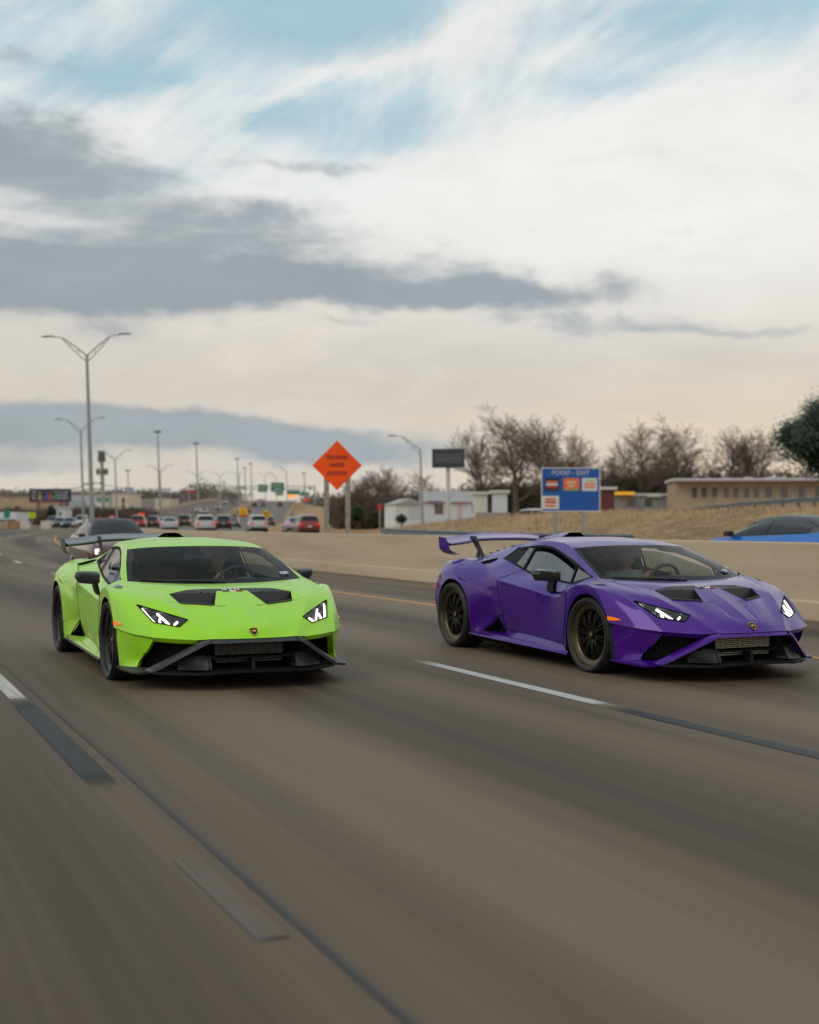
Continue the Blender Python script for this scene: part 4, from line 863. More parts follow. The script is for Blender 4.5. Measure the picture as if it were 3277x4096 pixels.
def dashes(name, la, w, s0, n, mat, ln):
    V, F, UV = [], [], []
    for k in range(n):
        a = s0 + 12.2*k; o = len(V)
        for i, t in enumerate(np.linspace(0, 1, 7)):
            for j, l in enumerate((la - w/2, la + w/2)): V.append(pth(a + ln*t, l, None, .004)); UV.append((j, t))
        for i in range(6): F.append((o + 2*i, o + 2*i + 1, o + 2*i + 3, o + 2*i + 2))
    me = bpy.data.meshes.new(name); me.from_pydata(V, [], F); me.materials.append(whited if mat is whitep else blackd); ul = me.uv_layers.new(name='UVMap')
    for lp_ in me.loops: ul.data[lp_.index].uv = UV[lp_.vertex_index]
    add(name, me, kind='structure')
dashes('white_lane_dashes', 1.185, .14, 9.65, 30, whitep, 3.6); dashes('black_lane_dashes', 1.185, .165, 6.35, 30, blackp, 3.6)
dashes('white_lane_dashes', 4.98, .15, 7.60, 30, whitep, 3.8); dashes('black_lane_dashes', 4.98, .155, 4.30, 30, blackp, 3.7)
dashes('white_lane_dashes', -2.4, .13, 9.95, 30, whitep, 3.05)
dashes('white_lane_dashes', 17.8, .13, 12, 45, whitep, 3.05); dashes('white_lane_dashes', 21.4, .13, 12, 45, whitep, 3.05)
# slab standing for the motion streak of a raised road marker, beside the joint
g = G()
for (x0, x1, z1, mi) in ((1.262, 1.342, .006, 0), (1.244, 1.262, .005, 1)): g.box(x0, x1, 3.86, 4.92, .001, z1, mi)
streak_slab = g.obj('marker_streak', [pbr('streak_tone', (.100,.070,.054), .7, var=.10, vscale=3), pbr('streak_edge', (.098,.092,.080), .7)], None, mk=dict(smooth=False)); streak_slab['kind'] = 'structure'
# ------------------------------------------------------------------ ground sheet
grassm = bpy.data.materials.new('dry_grass'); T = NT(nodes_of(grassm)); o = T.n('ShaderNodeOutputMaterial'); p = T.n('ShaderNodeBsdfPrincipled'); T.l(p.outputs[0], o.inputs[0]); p.inputs['Roughness'].default_value = .9; p.inputs['Specular IOR Level'].default_value = .1
tc = T.n('ShaderNodeTexCoord'); sp = T.n('ShaderNodeSeparateXYZ'); T.l(tc.outputs['Object'], sp.inputs[0])
va = T.comb(sp.outputs[0], sp.outputs[1], T.m('MULTIPLY', sp.outputs[2], 6.0))
n1 = T.noise(va, .16, 5, .6, .5); n2 = T.noise(va, 1.1, 5, .65); n3 = T.noise(va, 9.0, 4, .7)
c = T.mix(T.ss(n1, .35, .65), (.40,.265,.145), (.28,.185,.105)); c = T.mix(T.ss(n2, .45, .7), c, (.46,.33,.20)); c = T.mix(T.m('MULTIPLY', T.ss(n1, .58, .72), .5), c, (.17,.15,.075)); c = T.mix(T.m('MULTIPLY', T.ss(n3, .5, .75), .45), c, (.18,.115,.06))
T.l(c, p.inputs['Base Color']); bp = T.n('ShaderNodeBump'); bp.inputs['Strength'].default_value = .8; bp.inputs['Distance'].default_value = .12; T.l(n3, bp.inputs['Height']); T.l(bp.outputs[0], p.inputs['Normal'])
def axis(lo, hi, fine0, fine1, f): 
    r = list(np.arange(fine0, fine1 + .01, f)); st = f
    while r[-1] < hi: st *= 1.25; r.append(r[-1] + st)
    st = f; 
    while r[0] > lo: st *= 1.25; r.insert(0, r[0] - st)
    return r
xs = axis(-2500, 3500, -30, 130, 3.0); ys = axis(-300, 5000, -20, 330, 4.5)
V = [(x, y, ground_z(x, y)) for x in xs for y in ys]; n = len(ys)
F = [(i*n + j, (i + 1)*n + j, (i + 1)*n + j + 1, i*n + j + 1) for i in range(len(xs) - 1) for j in range(n - 1)]
me = bpy.data.meshes.new('ground'); me.from_pydata(V, [], F); me.materials.append(grassm)
for q in me.polygons: q.use_smooth = True
add('ground', me, kind='structure')
# dry grass tufts on the bank beyond the barrier
g = G(); r = random.Random(3)
V, F = [], []
for i in range(15000):
    s = 24 + 110*r.random()**1.4; la = 28.6 + 14*r.random(); x, y, _ = pth(s, la); z = ground_z(x, y) - .02; h = .10 + .22*r.random()**2; w = .02 + .03*r.random(); a = r.random()*6.28; lx, ly = r.uniform(-.08, .08), r.uniform(-.08, .08)
    o_ = len(V); V += [(x - w*math.cos(a), y - w*math.sin(a), z), (x + w*math.cos(a), y + w*math.sin(a), z), (x + lx, y + ly, z + h)]; F.append((o_, o_ + 1, o_ + 2))
me = bpy.data.meshes.new('grass_tufts'); me.from_pydata(V, [], F); me.materials.append(pbr('straw', (.42,.29,.16), .9, var=.35, vscale=.4)); add('grass_tufts', me, kind='stuff')
# ------------------------------------------------------------------ concrete barriers
conc = bpy.data.materials.new('tan_concrete'); T = NT(nodes_of(conc)); o = T.n('ShaderNodeOutputMaterial'); p = T.n('ShaderNodeBsdfPrincipled'); T.l(p.outputs[0], o.inputs[0]); p.inputs['Roughness'].default_value = .85; p.inputs['Specular IOR Level'].default_value = .2
tc = T.n('ShaderNodeTexCoord'); sp = T.n('ShaderNodeSeparateXYZ'); T.l(tc.outputs['Object'], sp.inputs[0])
va = T.comb(T.m('MULTIPLY', sp.outputs[0], .6), T.m('MULTIPLY', sp.outputs[1], .12), T.m('MULTIPLY', sp.outputs[2], 2.2)); n1 = T.noise(va, 1.2, 6, .6); n2 = T.noise(T.comb(sp.outputs[0], T.m('MULTIPLY', sp.outputs[1], .9), T.m('MULTIPLY', sp.outputs[2], .25)), 3.5, 4, .6); n3 = T.noise(tc.outputs['Object'], 26, 3, .7)
c = T.mix(T.ss(n1, .3, .7), (.43,.335,.230), (.52,.415,.295)); c = T.mix(T.m('MULTIPLY', T.ss(n2, .55, .8), .15), c, (.30,.235,.165)); c = T.mix(T.m('MULTIPLY', T.ss(n3, .5, .8), .25), c, (.30,.25,.19)); T.l(c, p.inputs['Base Color'])
def barrier(name, label, lat, s0, s1, mat, h=1.04, group=None):
    prof = [(-.20,0), (-.175,.235), (-.150,.25), (-.142,.262), (-.10,h - .02), (-.085,h), (.085,h), (.10,h - .02), (.142,.262), (.150,.25), (.175,.235), (.20,0)]
    V, F = [], []; ss = srange(s0, s1); n = len(prof)
    for s in ss:
        for a, z in prof: V.append(pth(s, lat + a, None, z - (.02 if z == 0 else 0)))
    for i in range(len(ss) - 1):
        for j in range(n - 1): F.append((i*n + j, i*n + j + 1, (i + 1)*n + j + 1, (i + 1)*n + j))
    F.append(tuple(range(n))); F.append(tuple(range((len(ss) - 1)*n, len(ss)*n)))
    me = mesh_of(name, V, F, mat, sharp=25); ob = add(name, me, label=label, category='barrier')
    if group: ob['group'] = group
    return ob
barrier('concrete_barrier', 'long tan concrete median barrier directly behind the two sports cars', 12.12, -12, 700, conc)
barrier('concrete_barrier', 'tan concrete parapet along the outer left side of the far uphill carriageway', -11.3, 262, 690, conc, 1.1)
barrier('concrete_barrier', 'short tan concrete parapet on the right side of the far uphill lanes', 29.2, 330, 640, conc, 1.1)
# steel guard rails
steel = pbr('galvanised_steel', (.17,.185,.19), .45, .5, var=.2); woodp = pbr('weathered_post', (.16,.12,.09), .9)
def guardrail(name, label, lat, s0, s1, step=2.0, z0=.62):
    t = thing(name, label, 'guardrail', pth(s0, lat, ground_z(*pth(s0, lat)[:2]))); ox, oy, oz = t.location
    prof = [(0,.0), (.05,.06), (.0,.13), (-.02,.155), (.0,.18), (.05,.25), (0,.31)]; P = []
    for s in np.arange(s0, s1 + .1, step):
        x, y, _ = pth(s, lat); z = ground_z(x, y); h = heading(s); P.append([(x - a*math.cos(h) - ox, y + a*math.sin(h) - oy, z + z0 - .31 + b - oz) for a, b in prof])
    G().grid(np.array(P)).obj('rail', [steel], t, mk=dict(sharp=70))
    pm = G().box(-.07, .07, -.08, .08, -.3, z0 + .02).mesh('post', [woodp], smooth=False)
    for s in np.arange(s0 + 1, s1, step*1.0):
        x, y, _ = pth(s, lat + .12); q = add('post', pm, t); q.location = (x - ox, y - oy, ground_z(x, y) - oz)
guardrail('guardrail', 'galvanised guardrail showing just above the concrete barrier beside the purple wing', 27.9, 44, 78, 2.0, .93)
guardrail('guardrail', 'long guardrail along the top of the dry grass bank below the tan motel', 56, 40, 112, 2.0, .92)
# ------------------------------------------------------------------ vehicles in the background
VG = {}
def M_(name, *a, **k):
    if name not in VG: VG[name] = pbr(name, *a, **k)
    return VG[name]
vglass = M_('car_window_dark', (.012,.016,.019), .12, spec=.35); vtyre = common['tyre']; vrim = M_('alloy', (.35,.35,.35), .3, .8); vtail = M_('tail_lamp', (.42,.012,.012), .25, emit=(1,.04,.02), es=.35); vhead = M_('head_lamp', (.75,.74,.70), .15, emit=(1,.92,.75), es=1.6); vtrim = M_('black_trim', (.015,.015,.016), .5); vplate = M_('number_plate', (.6,.6,.58), .5)
KINDS = {  # stations from the rear: x, half width, sill z, belt z ; roof profile x, half width, z
 'sedan': dict(L=4.7, body=[(-2.3,.66,.32,.72), (-2.2,.80,.28,.98), (-1.9,.88,.25,1.03), (-1.1,.91,.22,1.00), (0,.92,.21,.96), (1.0,.91,.22,.93), (1.75,.88,.24,.86), (2.2,.78,.28,.72), (2.35,.62,.34,.60)], cab=[(-1.85,.66,1.02), (-1.05,.56,1.42), (-.2,.58,1.46), (.45,.57,1.40), (1.2,.72,.93)], wb=1.40),
 'suv': dict(L=4.7, body=[(-2.3,.70,.40,.85), (-2.25,.84,.34,1.10), (-1.9,.91,.30,1.14), (-1.0,.94,.26,1.10), (0,.94,.26,1.06), (1.0,.93,.26,1.04), (1.7,.90,.28,1.00), (2.2,.80,.32,.88), (2.35,.62,.40,.70)], cab=[(-2.22,.76,1.10), (-1.95,.66,1.62), (-.6,.66,1.70), (.35,.64,1.64), (1.25,.76,1.03)], wb=1.40),
 'pickup': dict(L=5.8, body=[(-2.9,.84,.50,1.02), (-2.85,.94,.46,1.12), (-1.6,.98,.40,1.14), (-.8,.98,.36,1.14), (0,.98,.36,1.14), (1.2,.98,.36,1.14), (2.3,.96,.40,1.10), (2.75,.88,.42,1.02), (2.9,.74,.50,.86)], cab=[(-.85,.80,1.13), (-.7,.74,1.80), (0,.74,1.88), (.6,.72,1.82), (1.35,.84,1.13)], wb=1.85),
 'van': dict(L=5.2, body=[(-2.5,.80,.40,1.0), (-2.45,.94,.34,1.16), (-1.8,.97,.30,1.20), (-.8,.98,.28,1.18), (.4,.98,.28,1.14), (1.4,.96,.28,1.08), (2.1,.92,.32,.98), (2.5,.80,.36,.80), (2.6,.66,.44,.66)], cab=[(-2.44,.86,1.15), (-2.3,.80,1.86), (-.8,.80,1.95), (.7,.76,1.86), (1.85,.82,1.03)], wb=1.55)}
KINDS['hatch'] = dict(KINDS['sedan'], body=[(a, b, c, d + .09) for a, b, c, d in KINDS['sedan']['body']], cab=[(a, b, c + .09 if c < 1.2 else c - .02) for a, b, c in KINDS['sedan']['cab']])
MESHV = {}
def traffic(name, label, kind, col, loc, rz, group=None, roof=None):
    k = KINDS[kind]; key = (kind,)
    if key not in MESHV:
        g = G(); rows = []
        for x, w, z0, z1 in k['body']: rows.append([(x, -w*.93, z0), (x, -w, z0 + (z1 - z0)*.35), (x, -w, z0 + (z1 - z0)*.72), (x, -w*.90, z1), (x, -w*.45, z1 + .025), (x, 0, z1 + .03), (x, w*.45, z1 + .025), (x, w*.90, z1), (x, w, z0 + (z1 - z0)*.72), (x, w, z0 + (z1 - z0)*.35), (x, w*.93, z0), (x, -w*.93, z0)])
        R = np.array(rows); R2 = np.stack([crv(R[:, j], 25) for j in range(R.shape[1])], 1); g.grid(R2); g.poly(R2[0][:-1]); g.poly(R2[-1][:-1]); body = g.mesh('body', [None], sharp=38); g = G()
        cab = k['cab']; st = []
        belt = lambda x: float(np.interp(x, [b[0] for b in k['body']], [b[3] for b in k['body']])); bw = lambda x: float(np.interp(x, [b[0] for b in k['body']], [b[1] for b in k['body']]))*.90
        for x, w, z in cab:
            b_, zb = bw(x), belt(x) - .01; z = max(z, zb + .012); hgt = z - zb
            half = [(x, -b_, zb), (x, -(b_*.52 + w*.48) - .012, zb + hgt*.5), (x, -w, z - .07*min(1, hgt*3)), (x, -w*.86, z + .006), (x, -w*.45, z + .034*min(1, hgt*4)), (x, 0, z + .042*min(1, hgt*4))]
            st.append(half + [(x, -p[1], p[2]) for x, *p in [] ] + [(p[0], -p[1], p[2]) for p in half[-2::-1]])
        st = np.array(st); n_ = len(st)
        def cabpt(t, c, off=0.0):
            i = min(int(t), n_ - 2); f = t - i; p = [st[max(0, min(n_ - 1, i + d))] for d in (-1, 0, 1, 2)]; m1, m2 = (p[2] - p[0])*.32, (p[3] - p[1])*.32
            if i == 0: m1 = (p[2] - p[1])*.8
            if i == n_ - 2: m2 = (p[2] - p[1])*.8
            q = (2*f**3 - 3*f**2 + 1)*p[1] + (f**3 - 2*f*f + f)*m1 + (-2*f**3 + 3*f*f)*p[2] + (f**3 - f*f)*m2
            j = min(int(c), q.shape[0] - 2); g_ = c - j; r_ = q[j]*(1 - g_) + q[j + 1]*g_
            if off: d = r_ - np.array((np.mean(st[:, 0, 0]), 0, .8)); d = d*np.array((.35, 1, 1)); r_ = r_ + off*d/np.linalg.norm(d)
            return r_
        g.grid(np.array([[cabpt(t, c) for c in range(11)] for t in np.linspace(0, n_ - 1, 33)])); cabm = g.mesh('cabin', [None], sharp=42)
        def pane(t0, t1, c0, c1, nt=9, nc=7): return G().grid(np.array([[cabpt(t, c, .010) for c in np.linspace(c0, c1, nc)] for t in np.linspace(t0, t1, nt)]))
        wsm = pane(n_ - 1.92, n_ - 1.06, 2.35, 7.65).mesh('windscreen', [vglass], sharp=60); rwm = pane(.10 if kind != 'suv' else .16, .84, 2.5, 7.5).mesh('rear_window', [vglass], sharp=60)
        sws = []
        for a_, b__ in ((.55, 1.98), (2.04, 3.72)):
            gs = pane(a_, b__, .22, 1.86); sws += [gs.mesh('side_window', [vglass], sharp=60), gs.mirrored(False).mesh('side_window', [vglass], sharp=60)]
        c = [(x, w, z, bw(x), belt(x)) for x, w, z in cab]
        wr = .34 if kind == 'sedan' else .38
        wh = G().lathe([(.0,.02), (wr*.62,.02), (wr*.64,0), (wr*.95,-.005), (wr,.03), (wr,.20), (.0,.20)], 20); wheel = wh.mesh('wheel', [vtyre], sharp=40); rimm = G().lathe([(.0,-.004), (wr*.16,-.006), (wr*.20,.010), (wr*.50,.012), (wr*.58,-.004), (wr*.62,.004)], 20).mesh('rim', [vrim], sharp=40)
        x0 = k['body'][0]; x1 = k['body'][1]; zt = x1[3]*.86
        tl = G(); tl.box(x1[0] - .07, x1[0] + .12, x1[1]*.62, x1[1]*1.0, zt - .11, zt + .06); tlm = tl.mesh('tail_light', [vtail], smooth=False)
        xe = k['body'][-2]; hd = G(); hz = xe[3]*.93; hd.box(xe[0] - .16, xe[0] + .055, xe[1]*.60, xe[1]*1.0, hz - .16, hz - .02); hdm = hd.mesh('headlight', [vhead], smooth=False)
        bp_ = G(); bp_.box(x0[0] - .05, x0[0] + .3, -x1[1]*.95, x1[1]*.95, x1[2] + .02, x1[2] + .20); bpm = bp_.mesh('bumper', [vtrim], smooth=False); bp2 = G().box(k['body'][-1][0] - .3, k['body'][-1][0] + .03, -xe[1]*.9, xe[1]*.9, xe[2], xe[2] + .16).mesh('bumper', [vtrim], smooth=False)
        gl = G(); gl.box(k['body'][-1][0] - .06, k['body'][-1][0] + .02, -.42, .42, hz - .20, hz - .04); glm = gl.mesh('grille', [vtrim], smooth=False)
        pl = G(); pl.box(x0[0] - .03, x0[0] + .02, -.16, .16, x0[3] - .14, x0[3] - .02); plm = pl.mesh('number_plate', [vplate], smooth=False)
        mr = G(); xm = c[-1][0] - .30; mr.box(xm - .08, xm + .08, c[-1][3] + .04, c[-1][3] + .19, belt(xm) + .01, belt(xm) + .12); mrm = mr.mesh('side_mirror', [vtrim], smooth=False); mrr = mr.mirrored(False).mesh('side_mirror', [vtrim], smooth=False)
        ud = G(); ud.box(-k['wb'] - .5, k['wb'] + .5, -.78, .78, .18, .45); udm = ud.mesh('underbody', [common['dark']], smooth=False)
        MESHV[key] = dict(body=body, cab=cabm, ws=wsm, rw=rwm, sw=sws[0], sw2=sws[1], sw3=sws[2], sw4=sws[3], wheel=wheel, rim=rimm, tl=tlm, tl2=tl.mirrored(False).mesh('tail_light', [vtail], smooth=False), hd=hdm, hd2=hd.mirrored(False).mesh('headlight', [vhead], smooth=False), bp=bpm, bp2=bp2, gl=glm, pl=plm, mr=mrm, mr2=mrr, ud=udm, wr=wr)
    m = MESHV[key]; t = thing(name, label, 'pickup truck' if kind == 'pickup' else ('van' if kind == 'van' else 'car'), loc, rz, group)
    b = add('body', m['body'], t); mat = M_('car_paint_%s' % col[3], col[:3], .28, coat=1.0, metal=.15)
    b.material_slots[0].link = 'OBJECT'; b.material_slots[0].material = mat
    b = add('cabin', m['cab'], t); b.material_slots[0].link = 'OBJECT'; b.material_slots[0].material = roof or mat
    for nm, kk in (('windscreen', 'ws'), ('rear_window', 'rw'), ('side_window', 'sw'), ('side_window', 'sw2'), ('side_window', 'sw3'), ('side_window', 'sw4'), ('bumper', 'bp'), ('bumper', 'bp2'), ('grille', 'gl'), ('number_plate', 'pl'), ('side_mirror', 'mr'), ('side_mirror', 'mr2'), ('tail_light', 'tl'), ('tail_light', 'tl2'), ('headlight', 'hd'), ('headlight', 'hd2'), ('underbody', 'ud')): add(nm, m[kk], t)
    w0 = k['body'][3][1]
    for sx in (1, -1):
        for sy in (1, -1):
            w = add('wheel', m['wheel'], t); w.location = (sx*k['wb'], sy*(w0 - .02), m['wr']); w.rotation_euler = (0, 0, 0 if sy < 0 else math.pi)
            add('rim', m['rim'], w)
    return t
def on_path(s, lat, away=True):
    x, y, z = pth(s, lat); h = heading(s)
    return (x, y, z), (math.pi/2 - h if away else -math.pi/2 - h)
_ = 0; WHT, SIL, BLK, RED, MAR, GRY, NAV, BLU = (.50,.50,.49,'white'), (.36,.37,.38,'silver'), (.015,.015,.017,'black'), (.22,.015,.02,'red'), (.085,.012,.02,'maroon'), (.11,.115,.12,'grey'), (.02,.03,.07,'navy'), (.006,.15,.55,'blue')
def lane_s(xd, lat, lo=30.0, hi=690.0):
    """distance along the road at which a lane crosses the direction of photo column xd (the outgoing, uphill crossing)"""
    best = None
    for s in np.arange(lo, hi, .5):
        x, y, _ = pth(s, lat); c, n = math.cos(YAW), math.sin(YAW); r = x*c - y*n; d = x*n + y*c
        e = abs(862.5 + 2734.7*r/d - xd)
        if best is None or e < best[0]: best = (e, s)
    return best[1]
def car_at(xd, d, label, kind, col, away=True, name='traffic_car', group='cars queueing on the far lanes beyond the barrier', dz=None):
    x, y = ray(xd, d); s, lat = inv(x, y); h = heading(s); z = ground_z(x, y) + .03 if dz is None else dz
    return traffic(name, label, kind, col, (x, y, z), math.pi/2 - h if away else -math.pi/2 - h, group)
fc_ = traffic('following_car', 'maroon car with lit headlights following behind the green sports car', 'sedan', MAR, (*ray(236, 36.5), 0.0), -math.pi/2 - .03, roof=M_('maroon_roof', (.030,.010,.014), .45)); fc_.scale = (1, 1.04, .98)
for (xd, d, lab, kd, cl) in (
    (292, 150, 'red hatchback on the far lanes, just right of the maroon car roof', 'suv', RED), (324, 175, 'small black car with lit red lamps, next to the red hatchback', 'suv', BLK), (357, 128, 'grey sedan above the black roof scoop of the green sports car', 'sedan', SIL),
    (391, 215, 'black boxy SUV left of the large white SUV', 'van', BLK), (430, 118, 'large white SUV above the roof of the green sports car', 'suv', WHT), (471, 152, 'black SUV right of the large white SUV', 'suv', BLK),
    (494, 190, 'grey car farther away behind the black SUV', 'sedan', GRY), (541, 124, 'white SUV left of the orange diamond sign, under the yellow diamond sign', 'suv', WHT), (643, 108, 'red SUV left of the orange sign posts', 'suv', RED), (617, 128, 'silver sedan partly behind the red SUV', 'sedan', SIL),
    (466, 235, 'small dark car farther up the lanes behind the black SUV', 'suv', GRY), (448, 290, 'small black car halfway up the hill beside a white one', 'sedan', BLK), (467, 300, 'small white car halfway up the hill', 'sedan', WHT), (495, 330, 'small maroon car halfway up the hill', 'suv', MAR),
    (548, 300, 'dark car beside the yellow diamond sign', 'suv', BLK), (522, 400, 'tiny red car high on the uphill lanes', 'suv', RED), (537, 470, 'tiny black car near the crest of the hill, left one', 'suv', BLK), (555, 470, 'tiny black car near the crest of the hill, right one', 'suv', GRY), (590, 480, 'tiny maroon car high on the right of the uphill lanes', 'suv', MAR), (569, 235, 'navy SUV right of the yellow diamond sign', 'suv', NAV)):
    car_at(xd, d, lab, kd, cl)
for (xd, d, lab, kd, cl) in (
    (112, 205, 'dark SUV with headlights on, leftmost of the queue by the left kerb', 'suv', GRY), (128, 190, 'black sedan with headlights on in the queue by the left kerb', 'sedan', BLK), (148, 180, 'dark sedan with headlights on, rightmost of the queue by the left kerb', 'sedan', NAV), (172, 225, 'white van with headlights on behind the left kerb queue', 'van', WHT),
    (345, 205, 'white sedan coming down the left carriageway near the barrier', 'sedan', WHT), (418, 400, 'white car coming downhill with headlights on, left of three', 'sedan', WHT), (432, 385, 'pale car coming downhill with headlights on, lowest of three', 'suv', SIL), (459, 430, 'silver car coming downhill with headlights on, right of three', 'suv', SIL),
    (474, 520, 'tiny pale car at the crest of the left carriageway', 'suv', WHT), (490, 545, 'tiny grey car at the crest of the left carriageway', 'suv', GRY)):
    car_at(xd, d, lab, kd, cl, away=False, group='cars coming toward the camera')
bx, by = ray(1668, 27.0)
traffic('passing_car', 'bright blue car driving past behind the concrete barrier at the right edge', 'hatch', BLU, (bx, by, .0), math.pi/2 - .02, roof=M_('black_roof', (.02,.022,.024), .35)).scale = (1, 1, 1.0)
px_, py_ = ray(1120, 118); traffic('parked_van', 'white van parked at the top of the bank behind the blue road sign', 'van', WHT, (px_, py_, ground_z(px_, py_)), 1.9)
# ------------------------------------------------------------------ lamps, masts, signs
LEAN = math.radians(2.0)   # the tall poles in the photograph all stand a little out of plumb towards the left
polem = pbr('grey_pole', (.30,.31,.31), .45, .4, var=.1); lampm = pbr('lamp_housing', (.16,.165,.17), .5); rustm = pbr('rusty_cabinet', (.20,.20,.19), .7)
def lean(t): t.rotation_euler = Matrix.Rotation(-LEAN, 3, Vector((math.sin(YAW), math.cos(YAW), 0))).to_euler()
def arm_mesh(span, rise):
    g = G(); c = crv([(0,0,0), (span*.45,0,rise*.62), (span*.75,0,rise*.95), (span,0,rise)], 12); g.tube(c, list(np.linspace(.055,.035,12)), 6)
    c2 = crv([(0,0,-.45), (span*.45,0,rise*.62 - .28), (span*.72,0,rise*.93)], 10); g.tube(c2, .035, 6)
    for i in (3, 6): g.tube([c[i], c2[i]], .02, 5)
    return g
armg = arm_mesh(2.2, 1.30); armm = armg.mesh('lamp_arm', [polem]); armm2 = armg.xf(Matrix.Rotation(math.pi, 4, 'Z')).mesh('lamp_arm', [polem])
def head(sx):
    g = G(); rows = []
    for x, w, h in ((2.1,.04,.03), (2.2,.12,.06), (2.5,.16,.08), (2.8,.14,.06), (2.95,.05,.02)): rows.append([(sx*x, -w, 1.32), (sx*x, -w*.8, 1.32 + h), (sx*x, w*.8, 1.32 + h), (sx*x, w, 1.32), (sx*x, 0, 1.29), (sx*x, -w, 1.32)])
    return g.grid(np.array(rows)).mesh('luminaire', [lampm])
hd1, hd2 = head(1), head(-1)
polemesh = G().tube([(0,0,0), (0,0,.05), (0,0,12.3)], [.17,.17,.095], 12).join(G().tube([(0,0,0), (0,0,.5)], .24, 12)).mesh('pole', [polem])
ordw = ['tallest double arm lamp post in front at the left, on the median barrier', 'second double arm lamp post, just left of the tallest one', 'third double arm lamp post, right of the round cell tower', 'fourth double arm lamp post, beside the left high mast', 'fifth double arm lamp post, beside the second high mast',
        'sixth double arm lamp post, faint on the hill', 'seventh double arm lamp post, faint on the hill', 'eighth double arm lamp post, faintest near the crest']
def mpos(xd, d): x, y = ray(xd, d); return x, y
for i, (xd, d, yt) in enumerate(((196,85,748), (177,150,905), (247,213,966), (341,282,993), (419,345,1002), (466,410,1003), (505,470,1001), (560,540,1003))):
    x, y = ray(xd, d); z = ground_z(x, y); t = thing('street_lamp', ordw[i], 'street lamp', (x, y, z), 0, 'double arm lamp posts along the median'); lean(t)
    hgt = (zat(yt, d) - z)/12.3
    p = add('pole', polemesh, t); p.scale = (1, 1, hgt)
    for am, hm in ((armm, hd1), (armm2, hd2)):
        a = add('lamp_arm', am, t); a.location = (0, 0, 12.3*hgt); q = add('luminaire', hm, a)
        a.rotation_euler = (0, 0, -YAW)
for (xd, d, yt, sc, lab) in ((891, 118, 946, 1.15, 'single arm lamp post beside the dark backs of the road signs'), (607, 300, 992, 1.0, 'tall single arm lamp post above the green road signs'), (584, 380, 1004, .95, 'lower single arm lamp post left of the green road signs')):
    x, y = ray(xd, d); z = ground_z(x, y); t = thing('street_lamp', lab, 'street lamp', (x, y, z), -YAW, 'single arm lamp posts on the right verge'); lean(t)
    p = add('pole', polemesh, t); p.scale = (.8, .8, (zat(yt, d) - z)/12.3)
    a = add('lamp_arm', armm2, t); a.location = (0, 0, zat(yt, d) - z); a.rotation_euler = (0, 0, -YAW); add('luminaire', hd2, a)
mastp = G().tube([(0,0,0), (0,0,1)], [1,.55], 10).mesh('pole', [polem]); ringm = G().lathe([(.2,0), (1.0,.0), (1.15,.25), (1.0,.45), (.2,.5)], 16, axis='z').mesh('lamp_ring', [lampm])
for (xb, d, yt, lab) in ((338, 380, 908, 'tallest high mast with a lamp ring, left one'), (418, 430, 933, 'second tallest high mast with a lamp ring'), (503, 560, 965, 'third high mast, left of a close pair'), (518, 650, 985, 'shortest high mast in the middle of three'), (531, 620, 976, 'rightmost high mast of the far row'), (273, 520, 990, 'faint thin mast behind the tan tower'), (643, 620, 996, 'faint mast above the orange road board')):
    x, y = ray(xb, d); z = ground_z(x, y) - .5; t = thing('high_mast', lab, 'light mast', (x, y, z), 0, 'high masts along the far road'); lean(t); h = zat(yt, d) - z
    p = add('pole', mastp, t); p.scale = (.32, .32, h); q = add('lamp_ring', ringm, t); q.location = (0, 0, h - .3)
# cell tower
x, y = ray(219, 420); z = ground_z(x, y) - .5; h = zat(952, 420) - z; t = thing('cell_tower', 'slim grey cell tower with three bands of antennas', 'tower', (x, y, z)); lean(t)
G().tube([(0,0,0), (0,0,h)], [.75,.55], 10).obj('pole', [polem], t)
for yy, w in ((956,.9), (966,1.0), (993,1.7)):
    zz = zat(yy, 420) - z; g = G()
    for k in range(9): a = k*2*math.pi/9; g.box(-.22, .22, -.12, .12, -1.0, 1.0, M=Matrix.Translation((w*math.cos(a), w*math.sin(a), zz)) @ Matrix.Rotation(a, 4, 'Z'))
    g.lathe([(.5,zz - .1), (w,zz - .1), (w,zz + .1), (.5,zz + .1)], 12, axis='z'); g.obj('antenna_band', [lampm], t, mk=dict(smooth=False))
# signs -----------------------------------------------------------------------
def textmesh(name, txt, size, mat):
    cu = bpy.data.curves.new(name, 'FONT'); cu.body = txt; cu.size = size; cu.align_x = 'CENTER'; cu.align_y = 'CENTER'; cu.extrude = .004
    o = bpy.data.objects.new(name, cu); COL.objects.link(o); dg = bpy.context.evaluated_depsgraph_get(); me = bpy.data.meshes.new_from_object(o.evaluated_get(dg)); me.name = name
    bpy.data.objects.remove(o); bpy.data.curves.remove(cu); me.materials.clear(); me.materials.append(mat); return me
orange = pbr('orange_sheeting', (1.0,.105,.012), .6, spec=.2); greenm = pbr('green_sheeting', (.0,.17,.10), .5); bluem = pbr('blue_sheeting', (.003,.085,.36), .5); yellm = pbr('yellow_sheeting', (.80,.42,.01), .5); signback = pbr('sign_back', (.045,.052,.058), .5, .3); limem = pbr('lime_sheeting', (.55,.62,.02), .5); tealm = pbr('teal_sheeting', (.0,.25,.19), .5); wsign = pbr('white_sheeting', (.66,.65,.62), .5); redm = pbr('red_sheeting', (.50,.03,.03), .5); bsign = pbr('sign_black', (.02,.018,.018), .6); oprint = pbr('sign_orange', (.72,.16,.04), .5); woodpost = pbr('timber_post', (.30,.27,.22), .9, var=.2, vscale=6)
FACE = -YAW  # boards face the camera side of the road
def board_basis(xd, d, turn=0.0):
    x, y = ray(xd, d); return x, y
